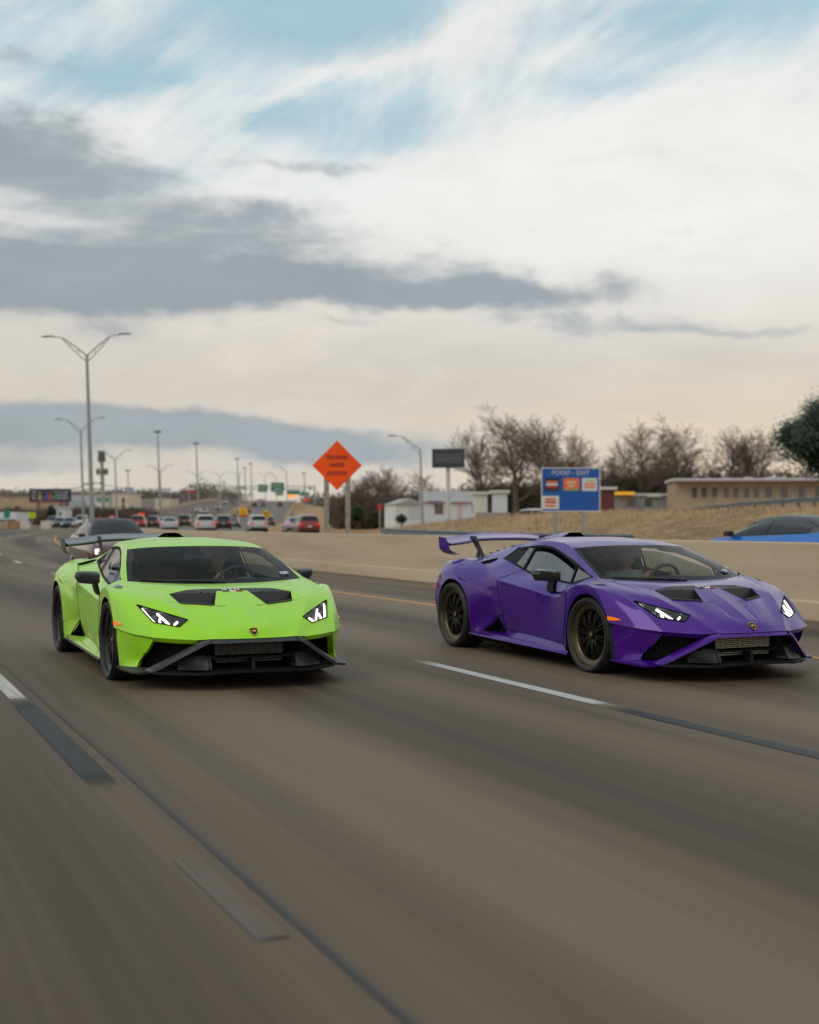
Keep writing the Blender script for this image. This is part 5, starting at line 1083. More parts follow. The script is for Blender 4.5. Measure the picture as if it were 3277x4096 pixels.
def rows_of_print(g, cx, cz, w, h, n, r, mi=0, th=.012, y=-.02):
    """illegible printed line: a row of letter sized blocks"""
    cw = w/n
    for i in range(n):
        a = cx - w/2 + i*cw; k = r.random()
        g.box(a, a + cw*.26, y - th, y, cz - h/2, cz + h/2, mi)
        g.box(a, a + cw*.74, y - th, y, cz + h*.28, cz + h/2, mi)
        if k < .6: g.box(a + cw*.5, a + cw*.74, y - th, y, cz - h/2, cz + h/2, mi)
        if k > .3: g.box(a, a + cw*.74, y - th, y, cz - h/2, cz - h*.28, mi)
rs = random.Random(11)
# orange diamond
d = 36.5; x, y = ray(710, d); s_, l_ = inv(x, y); t = thing('warning_sign', 'large orange diamond roadwork sign with three dark lines of lettering on two posts', 'road sign', (x, y, 0), FACE); zc = zat(980, d); hd_ = .70
G().prism([(0,zc - hd_), (hd_,zc), (0,zc + hd_), (-hd_,zc)], 'y', -.012, .0).obj('panel', [orange], t, mk=dict(smooth=False))
bm_ = pbr('orange_edge', (.25,.03,.01), .5)
ink = pbr('sign_print', (.30,.022,.008), .6); ink2 = pbr('sign_print_soft', (.62,.045,.010), .6)
for cz, w in ((.235,.60), (.02,.42), (-.215,.58)):
    b = G().box(-w/2, w/2, -.016, -.0125, zc + cz - .05, zc + cz + .05).obj('lettering', [ink2], t, mk=dict(smooth=False)); g = G(); n_ = int(w/.095)
    for i in range(n_):
        a = -w/2 + i*w/n_; wv = w/n_*.86; g.box(a, a + wv, -.021, -.0165, zc + cz + .036, zc + cz + .052); g.box(a, a + wv, -.021, -.0165, zc + cz - .052, zc + cz - .036)
        if i % 2: g.box(a, a + wv*.3, -.021, -.0165, zc + cz - .036, zc + cz + .036)
    g.obj('letter_strokes', [ink], b, mk=dict(smooth=False), kind='stuff')
for xx in (-.30, .30): G().box(xx - .07, xx + .07, .005, .10, -.2, zc - .12).obj('post', [woodpost], t, mk=dict(smooth=False))
# blue services board
d = 62.0; x, y = ray(1202, d); gz = ground_z(x, y); t = thing('services_sign', 'wide blue roadside services board with four food logo panels and a white border', 'road sign', (x, y, gz), FACE + .05); zc = zat(1031, d) - gz; W2, H2 = 62.5/2734*d, 46.5/2734*d
G().box(-W2, W2, -.015, .02, zc - H2, zc + H2).obj('panel', [bluem], t, mk=dict(smooth=False))
g = G(); e = .045
for q in ((-W2, W2, zc + H2 - e, zc + H2), (-W2, W2, zc - H2, zc - H2 + e), (-W2, -W2 + e, zc - H2 + e, zc + H2 - e), (W2 - e, W2, zc - H2 + e, zc + H2 - e)): g.box(q[0], q[1], -.024, -.0155, q[2], q[3])
g.obj('border', [wsign], t, mk=dict(smooth=False))
tm = textmesh('lettering', 'FOOD - EXIT', .30, wsign); q = add('lettering', tm, t); q.location = (0, -.024, zc + H2*.76); q.rotation_euler = (math.pi/2, 0, 0); q.scale = (1.05, 1, 1)
def logo(nm, cx, cz, w, h, bgm, items):
    p = G().box(cx - w/2, cx + w/2, -.030, -.0155, cz - h/2, cz + h/2).obj(nm, [bgm], t, mk=dict(smooth=False))
    for (n2, a0, a1, b0, b1, mt) in items: G().box(cx + a0*w, cx + a1*w, -.036, -.0305, cz + b0*h, cz + b1*h).obj(n2, [mt], p, mk=dict(smooth=False))
sx_ = W2/62.5; lz = lambda yy: zc + (1031 - yy)*sx_
logo('logo_panel', -40*sx_, lz(1020), 29*sx_, 27*sx_, bsign, [('logo_print', -.40, .40, .12, .28, oprint), ('logo_print', -.44, .44, -.08, .08, wsign), ('logo_print', -.40, .40, -.28, -.12, redm)])
logo('logo_panel', 1*sx_, lz(1020), 34*sx_, 27*sx_, oprint, [('logo_print', -.30, .30, .06, .24, pbr('logo_cream', (.75,.50,.36), .5)), ('logo_print', -.22, .22, -.20, -.04, pbr('logo_cream2', (.75,.50,.36), .5)), ('logo_print', -.5, .5, -.5, -.36, pbr('logo_green', (.22,.36,.15), .5))])
logo('logo_panel', 40*sx_, lz(1020), 32*sx_, 27*sx_, wsign, [('logo_print', -.22, .30, .20, .34, pbr('logo_leaf', (.40,.45,.25), .5)), ('logo_print', -.36, .36, -.04, .10, oprint), ('logo_print', -.36, .36, -.28, -.14, oprint)])
logo('logo_panel', -43*sx_, lz(1058), 36*sx_, 28*sx_, wsign, [('logo_print', -.30, .30, .16, .34, oprint), ('logo_print', -.34, .34, -.06, .10, redm), ('logo_print', -.30, .30, -.32, -.16, oprint)])
for xx in (-.72, .58): G().box(xx - .06, xx + .06, .02, .10, -.3, zc + H2*.8).obj('post', [polem], t, mk=dict(smooth=False))
# back of a dark message board
d = 96.0; x, y = ray(944, d); gz = ground_z(x, y); t = thing('message_board', 'dark rectangular board with two grey louvre bands on a single pale pole', 'road sign', (x, y, gz), FACE); zc = zat(965, d) - gz; W2, H2 = 34/2734*d, 20/2734*d
G().box(-W2, W2, -.12, .12, zc - H2, zc + H2).obj('housing', [signback], t, mk=dict(smooth=False))
lv = pbr('louvre_grey', (.16,.165,.165), .5)
for cz in (.34, .08, -.12, -.36):
    G().box(-W2*.85, W2*.85, -.15, -.121, zc + cz*H2 - .03, zc + cz*H2 + .03).obj('slat', [lv], t, mk=dict(smooth=False))
G().tube([(0,.2,-.3), (0,.2,zc)], .16, 10).obj('pole', [pbr('pale_pole', (.50,.52,.52), .5, .2)], t)
# overhead green signs on a gantry far up the road
d = 600.0; t0 = None
x, y = ray(590, d); gz = ground_z(x, y); t = thing('sign_gantry', 'far overhead gantry carrying four green direction boards', 'road sign', (x, y, gz), FACE)
kx = d/2734.7
for (x0, x1, y0, y1) in ((544,563,1020,1036), (571,598,1016,1035.6), (580,597,1036.4,1043), (605,632,1032,1041), (632,652,1037,1042)):
    b = G().box((x0 - 590)*kx, (x1 - 590)*kx, -.25, .0, zat(y1, d) - gz, zat(y0, d) - gz).obj('sign_panel', [greenm], t, mk=dict(smooth=False))
    g = G(); cx, cz = ((x0 + x1)/2 - 590)*kx, zat((y0 + y1)/2, d) - gz; w, h = (x1 - x0)*kx, (y1 - y0)*kx
    rows_of_print(g, cx, cz + h*.2, w*.7, h*.2, 6, rs, y=-.25, th=.05)
    if h > 2: rows_of_print(g, cx, cz - h*.2, w*.6, h*.2, 5, rs, y=-.25, th=.05)
    g.obj('lettering', [wsign], b, mk=dict(smooth=False), kind='stuff')
g = G(); zt = zat(1030, d) - gz
for dz_ in (0, 1.4): g.tube([(-42,.4,zt + dz_), (16,.4,zt + dz_)], .18, 6)
for i in range(20): g.tube([(-42 + i*2.9,.4,zt), (-42 + (i + 1)*2.9,.4,zt + 1.4)], .10, 5)
g.obj('truss', [polem], t); 
for xx in (-42, 16): G().tube([(xx,.4,-6), (xx,.4,zt + 1.4)], .35, 8).obj('column', [polem], t)
# smaller signs: column, d, centre row, half size in photo px, shape, material, label
def small(xd, d, yc, hw, hh, mat, lab, diamond=False, prints=0, base=None, extra=None):
    x, y = ray(xd, d); gz = ground_z(x, y) if base is None else base; k = d/2734.7; zc = zat(yc, d) - gz
    t = thing('road_sign', lab, 'road sign', (x, y, gz), FACE)
    if diamond: G().prism([(0,zc - hh*k), (hw*k,zc), (0,zc + hh*k), (-hw*k,zc)], 'y', -.03, 0).obj('panel', [mat], t, mk=dict(smooth=False))
    else: G().box(-hw*k, hw*k, -.03, 0, zc - hh*k, zc + hh*k).obj('panel', [mat], t, mk=dict(smooth=False))
    if prints:
        g = G()
        for i in range(prints): rows_of_print(g, 0, zc + hh*k*(.28 - .5*i)*(1 if prints > 1 else 0), hw*k*1.0, hh*k*.30, 4, rs, y=-.031, th=.02)
        g.obj('lettering', [bsign], t, mk=dict(smooth=False), kind='stuff')
    if extra: m2, dy, h2 = extra; G().box(-hw*k*.8, hw*k*.8, -.05, -.031, zc - (dy + h2)*k, zc - (dy - h2)*k).obj('plate', [m2], t, mk=dict(smooth=False))
    w = min(.06, hw*k*.3); G().box(-w, w, 0, .10, -.4, zc).obj('post', [polem], t, mk=dict(smooth=False)); return t
small(561, 128, 1084, 12, 11, yellm, 'yellow diamond sign with dark lettering above the uphill lanes', True, 2)
small(513, 150, 1078, 9, 9, yellm, 'yellow sign with a red plate below it, left of the yellow diamond', False, 1, extra=(redm, 7.5, 2.2))
small(298, 230, 1083, 7.5, 3.6, orange, 'small orange board beside the curved barrier at the left'); small(68, 170, 1085, 7.5, 6, limem, 'lime yellow sign above the left kerb, right of the teal one', False, 1)
small(15, 150, 1083, 6.5, 8, tealm, 'teal green sign at the far left edge', False, 1); small(210, 250, 1092, 4.5, 4, redm, 'small red sign left of the second red one, above the maroon car'); small(236, 245, 1089, 6, 4.5, redm, 'small red sign right of the tallest lamp post', extra=(wsign, 0, 1.2)); small(273, 260, 1083, 4.5, 4, redm, 'small red sign nearest the curved tan barrier')
small(800, 120, 1067, 4.5, 6, redm, 'dull red sign in front of the thicket, right of the orange diamond'); small(614, 540, 1044.5, 10, 2.6, pbr('lit_orange_board', (.9,.25,.02), .5, emit=(1,.28,.02), es=.9), 'lit orange message strip under the green boards'); small(645, 420, 1052, 6, 2, orange, 'tiny orange sign at the right of the far road', base=6.0)
# billboard
d = 330; x, y = ray(106, d); gz = ground_z(x, y) - 1; k = d/2734.7; t = thing('billboard', 'wide dark billboard with white lettering blocks and coloured figures', 'billboard', (x, y, gz), FACE); zc = zat(1042.5, d) - gz
G().box(-44*k, 44*k, -.3, .3, zc - 13.5*k, zc + 13.5*k).obj('panel', [pbr('billboard_navy', (.022,.026,.045), .6)], t, mk=dict(smooth=False))
g = G(); 
for i, ww in enumerate((11,8,11,9)): rows_of_print(g, -33*k, zc + (8 - i*5)*k, ww*k, 3.2*k, 3, rs, y=-.31, th=.05)
for i, ww in enumerate((30,26,32)): rows_of_print(g, 24*k, zc + (7 - i*6.5)*k, ww*k, 4*k, 7, rs, y=-.31, th=.05)
g.obj('lettering', [pbr('billboard_white', (.50,.52,.55), .6)], t, mk=dict(smooth=False), kind='stuff')
for xx, mt, w in ((-21, pbr('poster_gold', (.35,.26,.10), .6), 4), (-10, pbr('poster_blue', (.04,.08,.25), .6), 6), (-2, pbr('poster_red', (.35,.06,.05), .6), 4), (4, pbr('poster_green', (.05,.20,.10), .6), 3)): G().prism([((xx - w)*k, zc - 11*k), ((xx + w)*k, zc - 11*k), ((xx + w*.7)*k, zc + 4*k), (xx*k, zc + 9*k), ((xx - w*.7)*k, zc + 4*k)], 'y', -.36, -.31).obj('poster_figure', [mt], t, mk=dict(smooth=False))
G().box(-42*k, 42*k, -.8, -.3, zc - 16.5*k, zc - 14*k).obj('catwalk', [pbr('rust_red', (.28,.10,.06), .8)], t, mk=dict(smooth=False))
for xx in (-26, 22): G().tube([(xx*k,.4,-2), (xx*k,.4,zc - 13*k)], .45, 8).obj('column', [rustm], t)
# pole signs on the left
for (xd, d, yc, hw, hh, mat, lab) in ((480, 420, 1030, 15, 4, wsign, None),): pass
small(272, 380, 1030.5, 28*.35, 4.5, pbr('pole_sign_blue', (.35,.42,.55), .5), 'white and blue pole sign above the tan tower'); small(345, 400, 1031, 16, 3.5, pbr('pole_sign_white', (.50,.55,.58), .5), 'long white shop sign on a pole, left of the high masts'); small(400, 420, 1034, 12, 3, redm, 'red and white shop sign on a pole at the far road', extra=(wsign, -4, 2)); small(507, 520, 1028, 12, 3.2, pbr('pole_sign_grey', (.33,.36,.40), .5), 'grey shop sign on a pole below the third high mast')
# utility pole with cross arms and wires
x, y = ray(198, 200); gz = ground_z(x, y); t = thing('utility_pole', 'wooden utility pole with two cross arms behind the tallest lamp post', 'utility pole', (x, y, gz), FACE); h = zat(1012, 200) - gz; lean(t)
G().tube([(0,0,-.3), (0,0,h)], [.16,.11], 8).obj('pole', [woodp], t)
for zz in (h - .4, h - 1.3): G().box(-1.3, 1.3, -.06, .06, zz - .06, zz + .06).obj('cross_arm', [woodp], t, mk=dict(smooth=False))
g = G(); a = np.array((x, y, gz + h - .3))
for off in (-1.2, 0, 1.2):
    for xe, de, ze in ((-160, 190, 1012), (470, 420, 1018)):
        ex, ey = ray(xe, de); b = np.array((ex, ey, zat(ze, de))); g.tube([a*(1 - t_) + b*t_ + np.array((off*.3, off, -2.2*4*t_*(1 - t_))) for t_ in np.linspace(0, 1, 12)], .018, 4)
wob = g.obj('overhead_wires', [common['dark']], None); wob['label'] = 'thin overhead wires strung from the wooden utility pole'; wob['category'] = 'wires'
# ------------------------------------------------------------------ buildings
tan = pbr('tan_wall', (.38,.295,.20), .85, var=.12, vscale=.8); cream = pbr('cream_wall', (.58,.51,.42), .85, var=.08); whitew = pbr('white_siding', (.62,.63,.64), .7, var=.06); greyw = pbr('grey_wall', (.28,.28,.28), .8, var=.1); roofg = pbr('grey_roof', (.34,.33,.32), .8, var=.12); winm = pbr('window_dark', (.085,.092,.095), .15, coat=.5); trimr = pbr('red_trim', (.34,.03,.03), .6); rooft = pbr('pale_roof_edge', (.55,.53,.52), .6); bluew = pbr('pale_blue_wall', (.45,.50,.56), .7); brick = pbr('dark_red_wall', (.12,.03,.03), .8)
def block(name, label, xd, d, w_px, y_top, y_bot, mat, depth=10, turn=0.0, wins=(), cat='building', roof=None, wmat=None, parts=()):
    """box building; wins: (x0,x1,y0,y1) in photo px relative to the centre column and absolute rows"""
    x, y = ray(xd, d); gz = ground_z(x, y) - .3; k = d/2734.7; t = thing(name, label, cat, (x, y, gz), FACE + turn); zt = zat(y_top, d) - gz; w = w_px*k/2
    G().box(-w, w, 0, depth, -.5, zt).obj('wall', [mat], t, mk=dict(smooth=False))
    if roof == 'flat': G().box(-w - .25, w + .25, -.25, depth + .25, zt, zt + .28).obj('roof', [rooft], t, mk=dict(smooth=False))
    if roof == 'gable': G().prism([(-w - .2, zt), (w + .2, zt), (0, zt + w*.42)], 'y', -.25, depth).obj('roof', [roofg], t, mk=dict(smooth=False))
    if roof == 'pitch': G().prism([(-.3, zt - .05), (depth*.5, zt + 1.25), (depth + .3, zt - .05)], 'x', -w - .25, w + .25).obj('roof', [roofg], t, mk=dict(smooth=False))
    for (a, b, c, e) in wins:
        f = G().box(a*k, b*k, -.05, .05, zat(e, d) - gz, zat(c, d) - gz).obj('window', [wmat or winm], t, mk=dict(smooth=False))
    for (nm, a, b, c, e, y0, mt) in parts: G().box(a*k, b*k, y0, -.001, zat(e, d) - gz, zat(c, d) - gz).obj(nm, [mt], t, mk=dict(smooth=False))
    return t, k, gz
block('shed', 'small white metal shed with a gable roof left of the white house', 863, 138, 62, 1062, 1094, whitew, 5, .25, (), 'shed', 'gable', parts=(('door', -2, 24, 1068, 1094, -.03, pbr('shed_door', (.50,.53,.56), .6)),))
block('house', 'white single storey house with grey roof and red window trim', 949, 146, 112, 1056, 1096, whitew, 7, .05, ((-32,-18,1062,1080), (48,56,1062,1078)), 'house', 'pitch', parts=(('eave_trim', -50, -18, 1055, 1057.4, -.3, trimr), ('eave_trim', 6, 34, 1057, 1059.4, -.3, trimr), ('window_trim', -34, -32, 1060, 1082, -.06, trimr), ('window_trim', -18, -16, 1060, 1082, -.06, trimr), ('window_trim', -34, -16, 1080, 1082, -.08, trimr), ('awning', -38, -22, 1058, 1060.6, -.5, pbr('blue_awning', (.10,.20,.45), .6)), ('door', 14, 24, 1064, 1092, -.05, pbr('door_pink', (.55,.45,.43), .6)), ('window_trim', 46, 48, 1060, 1080, -.06, trimr), ('window_trim', 56, 58, 1060, 1080, -.06, trimr)))
block('storage_box', 'pale cream upright container on the left of two in front of the white house', 1013, 130, 27, 1041, 1081, pbr('cream_steel', (.62,.61,.52), .6), 3, 0, (), 'container', 'flat')
block('storage_box', 'pale grey upright container on the right of two, right of the white house', 1054, 128, 29, 1038, 1078, pbr('pale_steel', (.58,.60,.62), .6), 3, 0, (), 'container', 'flat')
block('loading_dock', 'low grey concrete dock under the two upright containers', 1040, 122, 70, 1079, 1100, pbr('dock_concrete', (.30,.27,.24), .9, var=.15), 4, 0, (), 'dock')
tt, kk, gz = block('motel', 'long low tan motel with a pale flat roof and many windows', 1610, 138, 370, 1012, 1085, tan, 9, -.10, [(a, a + 10, 1026, 1047) for a in (-150,-130,-108,-84,-64,-42,-22)] + [(a, a + 13, 1024, 1048) for a in (2,34,70,104,140)], 'motel', 'flat', parts=[('door', a, a + 8, 1030, 1070, -.04, pbr('door_grey', (.33,.30,.26), .8)) for a in (-118,-52,-8,22,56,90,126)])
G().box(-186*kk, 186*kk, -1.3, -.3, zat(1015.5, 138) - gz, zat(1012, 138) - gz).obj('canopy', [pbr('canopy_fascia', (.20,.13,.12), .7)], tt, mk=dict(smooth=False))
for a in (-70, -25, 20, 45, 80): G().box((a - 7)*kk, (a + 7)*kk, 2, 4, zat(1011, 138) - gz, zat(1002 + abs(a)*.03, 138) - gz).obj('roof_unit', [rooft], tt, mk=dict(smooth=False))
block('garage', 'narrow dark red building right behind the blue road sign', 1281, 128, 26, 1031, 1085, brick, 8, 0, (), 'building', 'flat')
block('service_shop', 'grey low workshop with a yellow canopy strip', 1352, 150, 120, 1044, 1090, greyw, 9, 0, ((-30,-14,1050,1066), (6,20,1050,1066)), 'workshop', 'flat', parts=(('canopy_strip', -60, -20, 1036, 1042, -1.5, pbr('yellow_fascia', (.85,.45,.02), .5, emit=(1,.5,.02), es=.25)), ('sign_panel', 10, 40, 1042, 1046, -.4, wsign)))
block('store', 'wide pale blue store with a green sign band at the left', 190, 440, 88, 1044, 1112, bluew, 30, 0, (), 'store', 'flat', parts=(('sign_band', 14, 40, 1048, 1056, -.2, pbr('store_green', (.12,.27,.12), .6)), ('shop_front', 10, 38, 1058, 1070, -.2, whitew), ('shop_front', -40, -10, 1052, 1072, -.2, pbr('shop_glass', (.30,.36,.40), .4))))
block('tower_building', 'cream stepped tower block of the store, right of the green sign band', 255, 435, 38, 1040, 1112, cream, 18, 0, ((2,8,1048,1060), (2,8,1062,1072)), 'building', 'flat')
block('warehouse', 'grey warehouse wall with cream end, left of the curved barrier', 305, 500, 56, 1053, 1112, greyw, 25, 0, (), 'warehouse', 'flat'); block('warehouse', 'cream warehouse block right of the grey one', 342, 495, 30, 1051, 1112, cream, 20, 0, ((-8,-3,1058,1064),), 'warehouse', 'flat')
block('strip_mall', 'long low tan building behind the billboard at the left edge', 20, 360, 110, 1046, 1112, tan, 25, 0, ((-40,-24,1066,1076), (10,22,1066,1076)), 'building', 'flat'); block('kiosk', 'small white kiosk beside the dark evergreen at the left', 128, 235, 17, 1070, 1110, whitew, 5, 0, ((-4,2,1078,1086),), 'kiosk', 'flat'); block('box_truck', 'white parked truck body at the far left edge behind the teal sign', 12, 190, 46, 1078, 1104, whitew, 6, 0, (), 'truck', None, parts=(('cab_stripe', -22, 22, 1094, 1097, -.03, bsign),))
block('far_warehouse', 'pale flat building on the hill left of the gantry', 430, 900, 70, 1040, 1090, pbr('far_pale_wall', (.36,.35,.34), .8), 30, 0, (), 'building', 'flat'); block('far_house', 'small white building below the second high mast', 388, 640, 30, 1062, 1100, whitew, 12, 0, ((-6,0,1066,1072),), 'building', 'flat')
# low kerb blocks by the left kerb
for i, (xd, mt, nm) in enumerate(((8, tan, 'tan'), (30, pbr('kerb_orange', (.34,.19,.10), .8), 'orange'), (52, cream, 'cream'), (96, cream, 'pale'))):
    block('kerb_block', 'low %s block by the left kerb, number along the row from the left edge: %s' % (nm, ('first', 'second', 'third', 'last')[i]) if False else 'low %s concrete block by the left kerb below %s' % (nm, ('the teal sign', 'the strip mall', 'the lime sign', 'the dark evergreen')[i]), xd, 165, 20, 1097, 1109, mt, .6, 0, (), 'barrier block')
# ------------------------------------------------------------------ trees
bark = pbr('bare_bark', (.105,.080,.062), .9); twigm = pbr('twig_brown', (.150,.112,.085), .9); leafm = pbr('evergreen_leaf', (.022,.046,.018), .6, var=.45, vscale=1.2); scrubm = pbr('scrub_brown', (.105,.076,.056), .9, var=.3, vscale=.3)
def bare_tree(seed, H, spread, upright=.6, levels=5, lean_=0.0):
    r = random.Random(seed); V = [[], []]; F = [[], []]
    def seg(a, b, ra, rb, lay, n):
        t = (b - a).normalized(); u = t.orthogonal().normalized(); v = t.cross(u); o = len(V[lay])
        for p, rad in ((a, ra), (b, rb)):
            for k in range(n): V[lay].append(tuple(p + rad*(math.cos(k*6.2832/n)*u + math.sin(k*6.2832/n)*v)))
        for k in range(n): F[lay].append((o + k, o + (k + 1) % n, o + n + (k + 1) % n, o + n + k))
    def grow(p, d, L, rad, lev):
        n = 4 if lev < 3 else 2; q = p
        for i in range(n):
            d = (d + Vector((r.uniform(-1, 1), r.uniform(-1, 1), r.uniform(-.4, .8)))*(.10 if lev == 0 else .20)).normalized()
            q2 = q + d*(L/n); r0 = rad*(1 - .5*i/n); r1 = rad*(1 - .5*(i + 1)/n); seg(q, q2, r0, r1, 0 if lev < 3 else 1, 6 if lev < 2 else 3); q = q2
            if lev < levels and (i > 0 or lev > 0):
                for c in range((2 if r.random() < .5 else 1)):
                    a = r.random()*6.283; dev = r.uniform(.45, 1.0)*spread; s_ = Vector((math.cos(a), math.sin(a), 0)); nd = (d*math.cos(dev) + (s_ - d*s_.dot(d)).normalized()*math.sin(dev) + Vector((0, 0, .22*upright))).normalized()
                    grow(q, nd, L*r.uniform(.48, .70), max(r1*r.uniform(.45, .62), .010), lev + 1)
        if lev < levels: grow(q, d, L*.62, max(r1*.8, .009), lev + 1)
    grow(Vector((0, 0, 0)), Vector((lean_, 0, 1)).normalized(), H*.36, H*.022, 0)
    ms = []
    for lay, nm, mt in ((0, 'trunk', bark), (1, 'crown', twigm)):
        me = bpy.data.meshes.new(nm); me.from_pydata(V[lay], [], F[lay]); me.materials.append(mt); ms.append(me)
    return ms
TREES = [bare_tree(3, 9, 1.10, .15), bare_tree(8, 9, .95, .35), bare_tree(21, 9, 1.0, .3), bare_tree(34, 9, .85, .5)]
def tree(kind, xd, d, y_top, y_base, label, wid=1.0, group='bare winter trees beyond the grass bank'):
    x, y = ray(xd, d); gz = ground_z(x, y) if y_base is None else zat(y_base, d); H = zat(y_top, d) - gz; ms = TREES[kind]; top = float(np.percentile([v.co.z for v in ms[1].vertices], 97.5)); k = H/top
    t = thing('bare_tree', label, 'tree', (x, y, gz), rs.random()*6.28, group); t.scale = (k*wid, k*wid, k)
    add('trunk', ms[0], t); add('crown', ms[1], t)
for a in ((0, 1085, 152, 884, None, 'largest bare tree, spreading behind the dark message board', 1.2), (2, 1165, 158, 896, None, 'bare tree right of the largest one, above the blue board', 1.1), (1, 1215, 160, 926, None, 'dark bare tree directly above the blue board', 1.0), (3, 1020, 165, 918, None, 'thin bare tree just right of the dark message board', 1.0),
          (1, 1345, 165, 908, None, 'tall pale bare tree above the yellow canopy', 1.15), (0, 1430, 172, 904, None, 'wide bare tree left of the motel roof', 1.05), (2, 1535, 175, 915, None, 'bare tree behind the middle of the motel', 1.1), (3, 1588, 172, 928, None, 'leaning dark bare tree near the right end of the motel', .9), (3, 1295, 175, 965, None, 'small bare tree right of the blue board', 1.0),
          (1, 825, 175, 992, None, 'bare tree in the thicket left of the white shed', 1.2), (2, 780, 180, 1006, None, 'bare tree right of the orange sign posts', 1.3), (0, 890, 180, 1002, None, 'bare tree behind the white shed', 1.1), (3, 745, 185, 1022, None, 'low bare tree right behind the right sign post', 1.3)): tree(*a)
# scrub thicket: one tangled mass of stems
def thicket(name, spots, seed, mat, per=260, sz=1.0):
    r = random.Random(seed); V, F = [], []
    for (x, y, z, R, H) in spots:
        for i in range(per):
            a = r.random()*6.283; q = R*math.sqrt(r.random()); bx_, by_ = x + q*math.cos(a), y + q*math.sin(a); hh = H*(.35 + .65*r.random())*(1 - .5*(q/R)**2); w = (.03 + .05*r.random())*sz; lx, ly = r.uniform(-.5, .5)*hh*.5, r.uniform(-.5, .5)*hh*.5; th = r.random()*6.283; z0 = z + r.random()**1.5*H*.5
            o_ = len(V); c_, s_ = math.cos(th)*w, math.sin(th)*w
            V += [(bx_ - c_, by_ - s_, z0), (bx_ + c_, by_ + s_, z0), (bx_ + lx, by_ + ly, z0 + hh*.6)]; F.append((o_, o_ + 1, o_ + 2))
            for b in range(3):
                t_ = r.uniform(.3, .9); px, py, pz = bx_ + lx*t_, by_ + ly*t_, z0 + hh*.6*t_; o_ = len(V); V += [(px, py, pz), (px + r.uniform(-.03, .03), py + r.uniform(-.03, .03), pz + .06*sz), (px + r.uniform(-.6, .6)*sz, py + r.uniform(-.6, .6)*sz, pz + r.uniform(.1, .5)*sz)]; F.append((o_, o_ + 1, o_ + 2))
    me = bpy.data.meshes.new(name); me.from_pydata(V, [], F); me.materials.append(mat); add(name, me, kind='stuff')
r = random.Random(5); sp_ = []
for xd in np.arange(735, 1000, 7): d = r.uniform(158, 185); x, y = ray(xd, d); sp_.append((x, y, ground_z(x, y), r.uniform(2.0, 3.2), r.uniform(3.6, 5.4)))
for xd in np.arange(985, 1270, 8): d = r.uniform(162, 190); x, y = ray(xd, d); sp_.append((x, y, ground_z(x, y), r.uniform(2.0, 3.2), r.uniform(5.2, 7.4)))
for xd in np.arange(1270, 1800, 8): d = r.uniform(165, 200); x, y = ray(xd, d); sp_.append((x, y, ground_z(x, y), r.uniform(2.5, 4.0), r.uniform(7.2, 9.6)))
thicket('scrub_thicket', sp_, 4, scrubm, 420, 2.4)
sp_ = []
for xd in np.arange(-20, 300, 9): d = r.uniform(255, 300); x, y = ray(xd, d); sp_.append((x, y, ground_z(x, y), r.uniform(3, 5), r.uniform(2.6, 4.0)))
thicket('roadside_scrub', sp_, 9, scrubm, 260, 3.0)
# evergreens: limbs plus thousands of small leaf faces
def evergreen(xd, d, yc, rw, rh, label, n, leaf, seed, trunk_base=None, cone=False):
    r = random.Random(seed); x, y = ray(xd, d); gz = ground_z(x, y); zc = zat(yc, d) - gz; k = d/2734.7; RW, RH = rw*k, rh*k
    t = thing('evergreen_tree', label, 'tree', (x, y, gz)); g = G(); g.tube([(0,0,-.2), (.1,0,zc*.6), (0,.1,zc + RH*.5)], [RW*.10, RW*.07, RW*.02], 8); clumps = []
    for i in range(46):
        while True:
            p = Vector((r.uniform(-1, 1), r.uniform(-1, 1), r.uniform(-1, 1)))
            if .30 < p.length < 1: break
        if cone: f = 1 - (p.z + 1)/2; p.x *= f*.9 + .1; p.y *= f*.9 + .1
        c = Vector((p.x*RW*.88, p.y*RW*.88, zc + p.z*RH*.88)); clumps.append((c, RW*r.uniform(.22, .40)))
        if i % 3 == 0: g.tube([(0,0,max(.2, c.z*.6)), tuple(c)], [RW*.03, RW*.01], 5)
    g.obj('trunk', [bark], t); V, F = [], []
    for i in range(n):
        c, R = clumps[r.randrange(len(clumps))]; q = c + Vector((r.gauss(0, 1), r.gauss(0, 1), r.gauss(0, .8)))*R*.55; u = Vector((r.gauss(0, 1), r.gauss(0, 1), r.gauss(0, 1))).normalized()*leaf; v = u.orthogonal().normalized()*leaf*.55; o_ = len(V)
        V += [tuple(q - u*.5), tuple(q + v*.5), tuple(q + u*.5), tuple(q - v*.5)]; F.append((o_, o_ + 1, o_ + 2, o_ + 3))
    me = bpy.data.meshes.new('crown'); me.from_pydata(V, [], F); me.materials.append(leafm); add('crown', me, t)
evergreen(1738, 98, 918, 96, 70, 'large dark evergreen tree at the right edge of the view', 60000, .24, 2)
evergreen(108, 215, 1080, 12, 20, 'small dark evergreen by the left kerb queue', 2500, .32, 6, cone=True); evergreen(754, 150, 1082, 14, 18, 'dark green bush at the foot of the thicket right of the orange sign', 2500, .25, 12); evergreen(285, 290, 1080, 22, 10, 'low green bush left of the curved barrier', 2000, .4, 14); evergreen(845, 128, 1092, 13, 8, 'round dark shrub in front of the white shed', 1800, .16, 15)
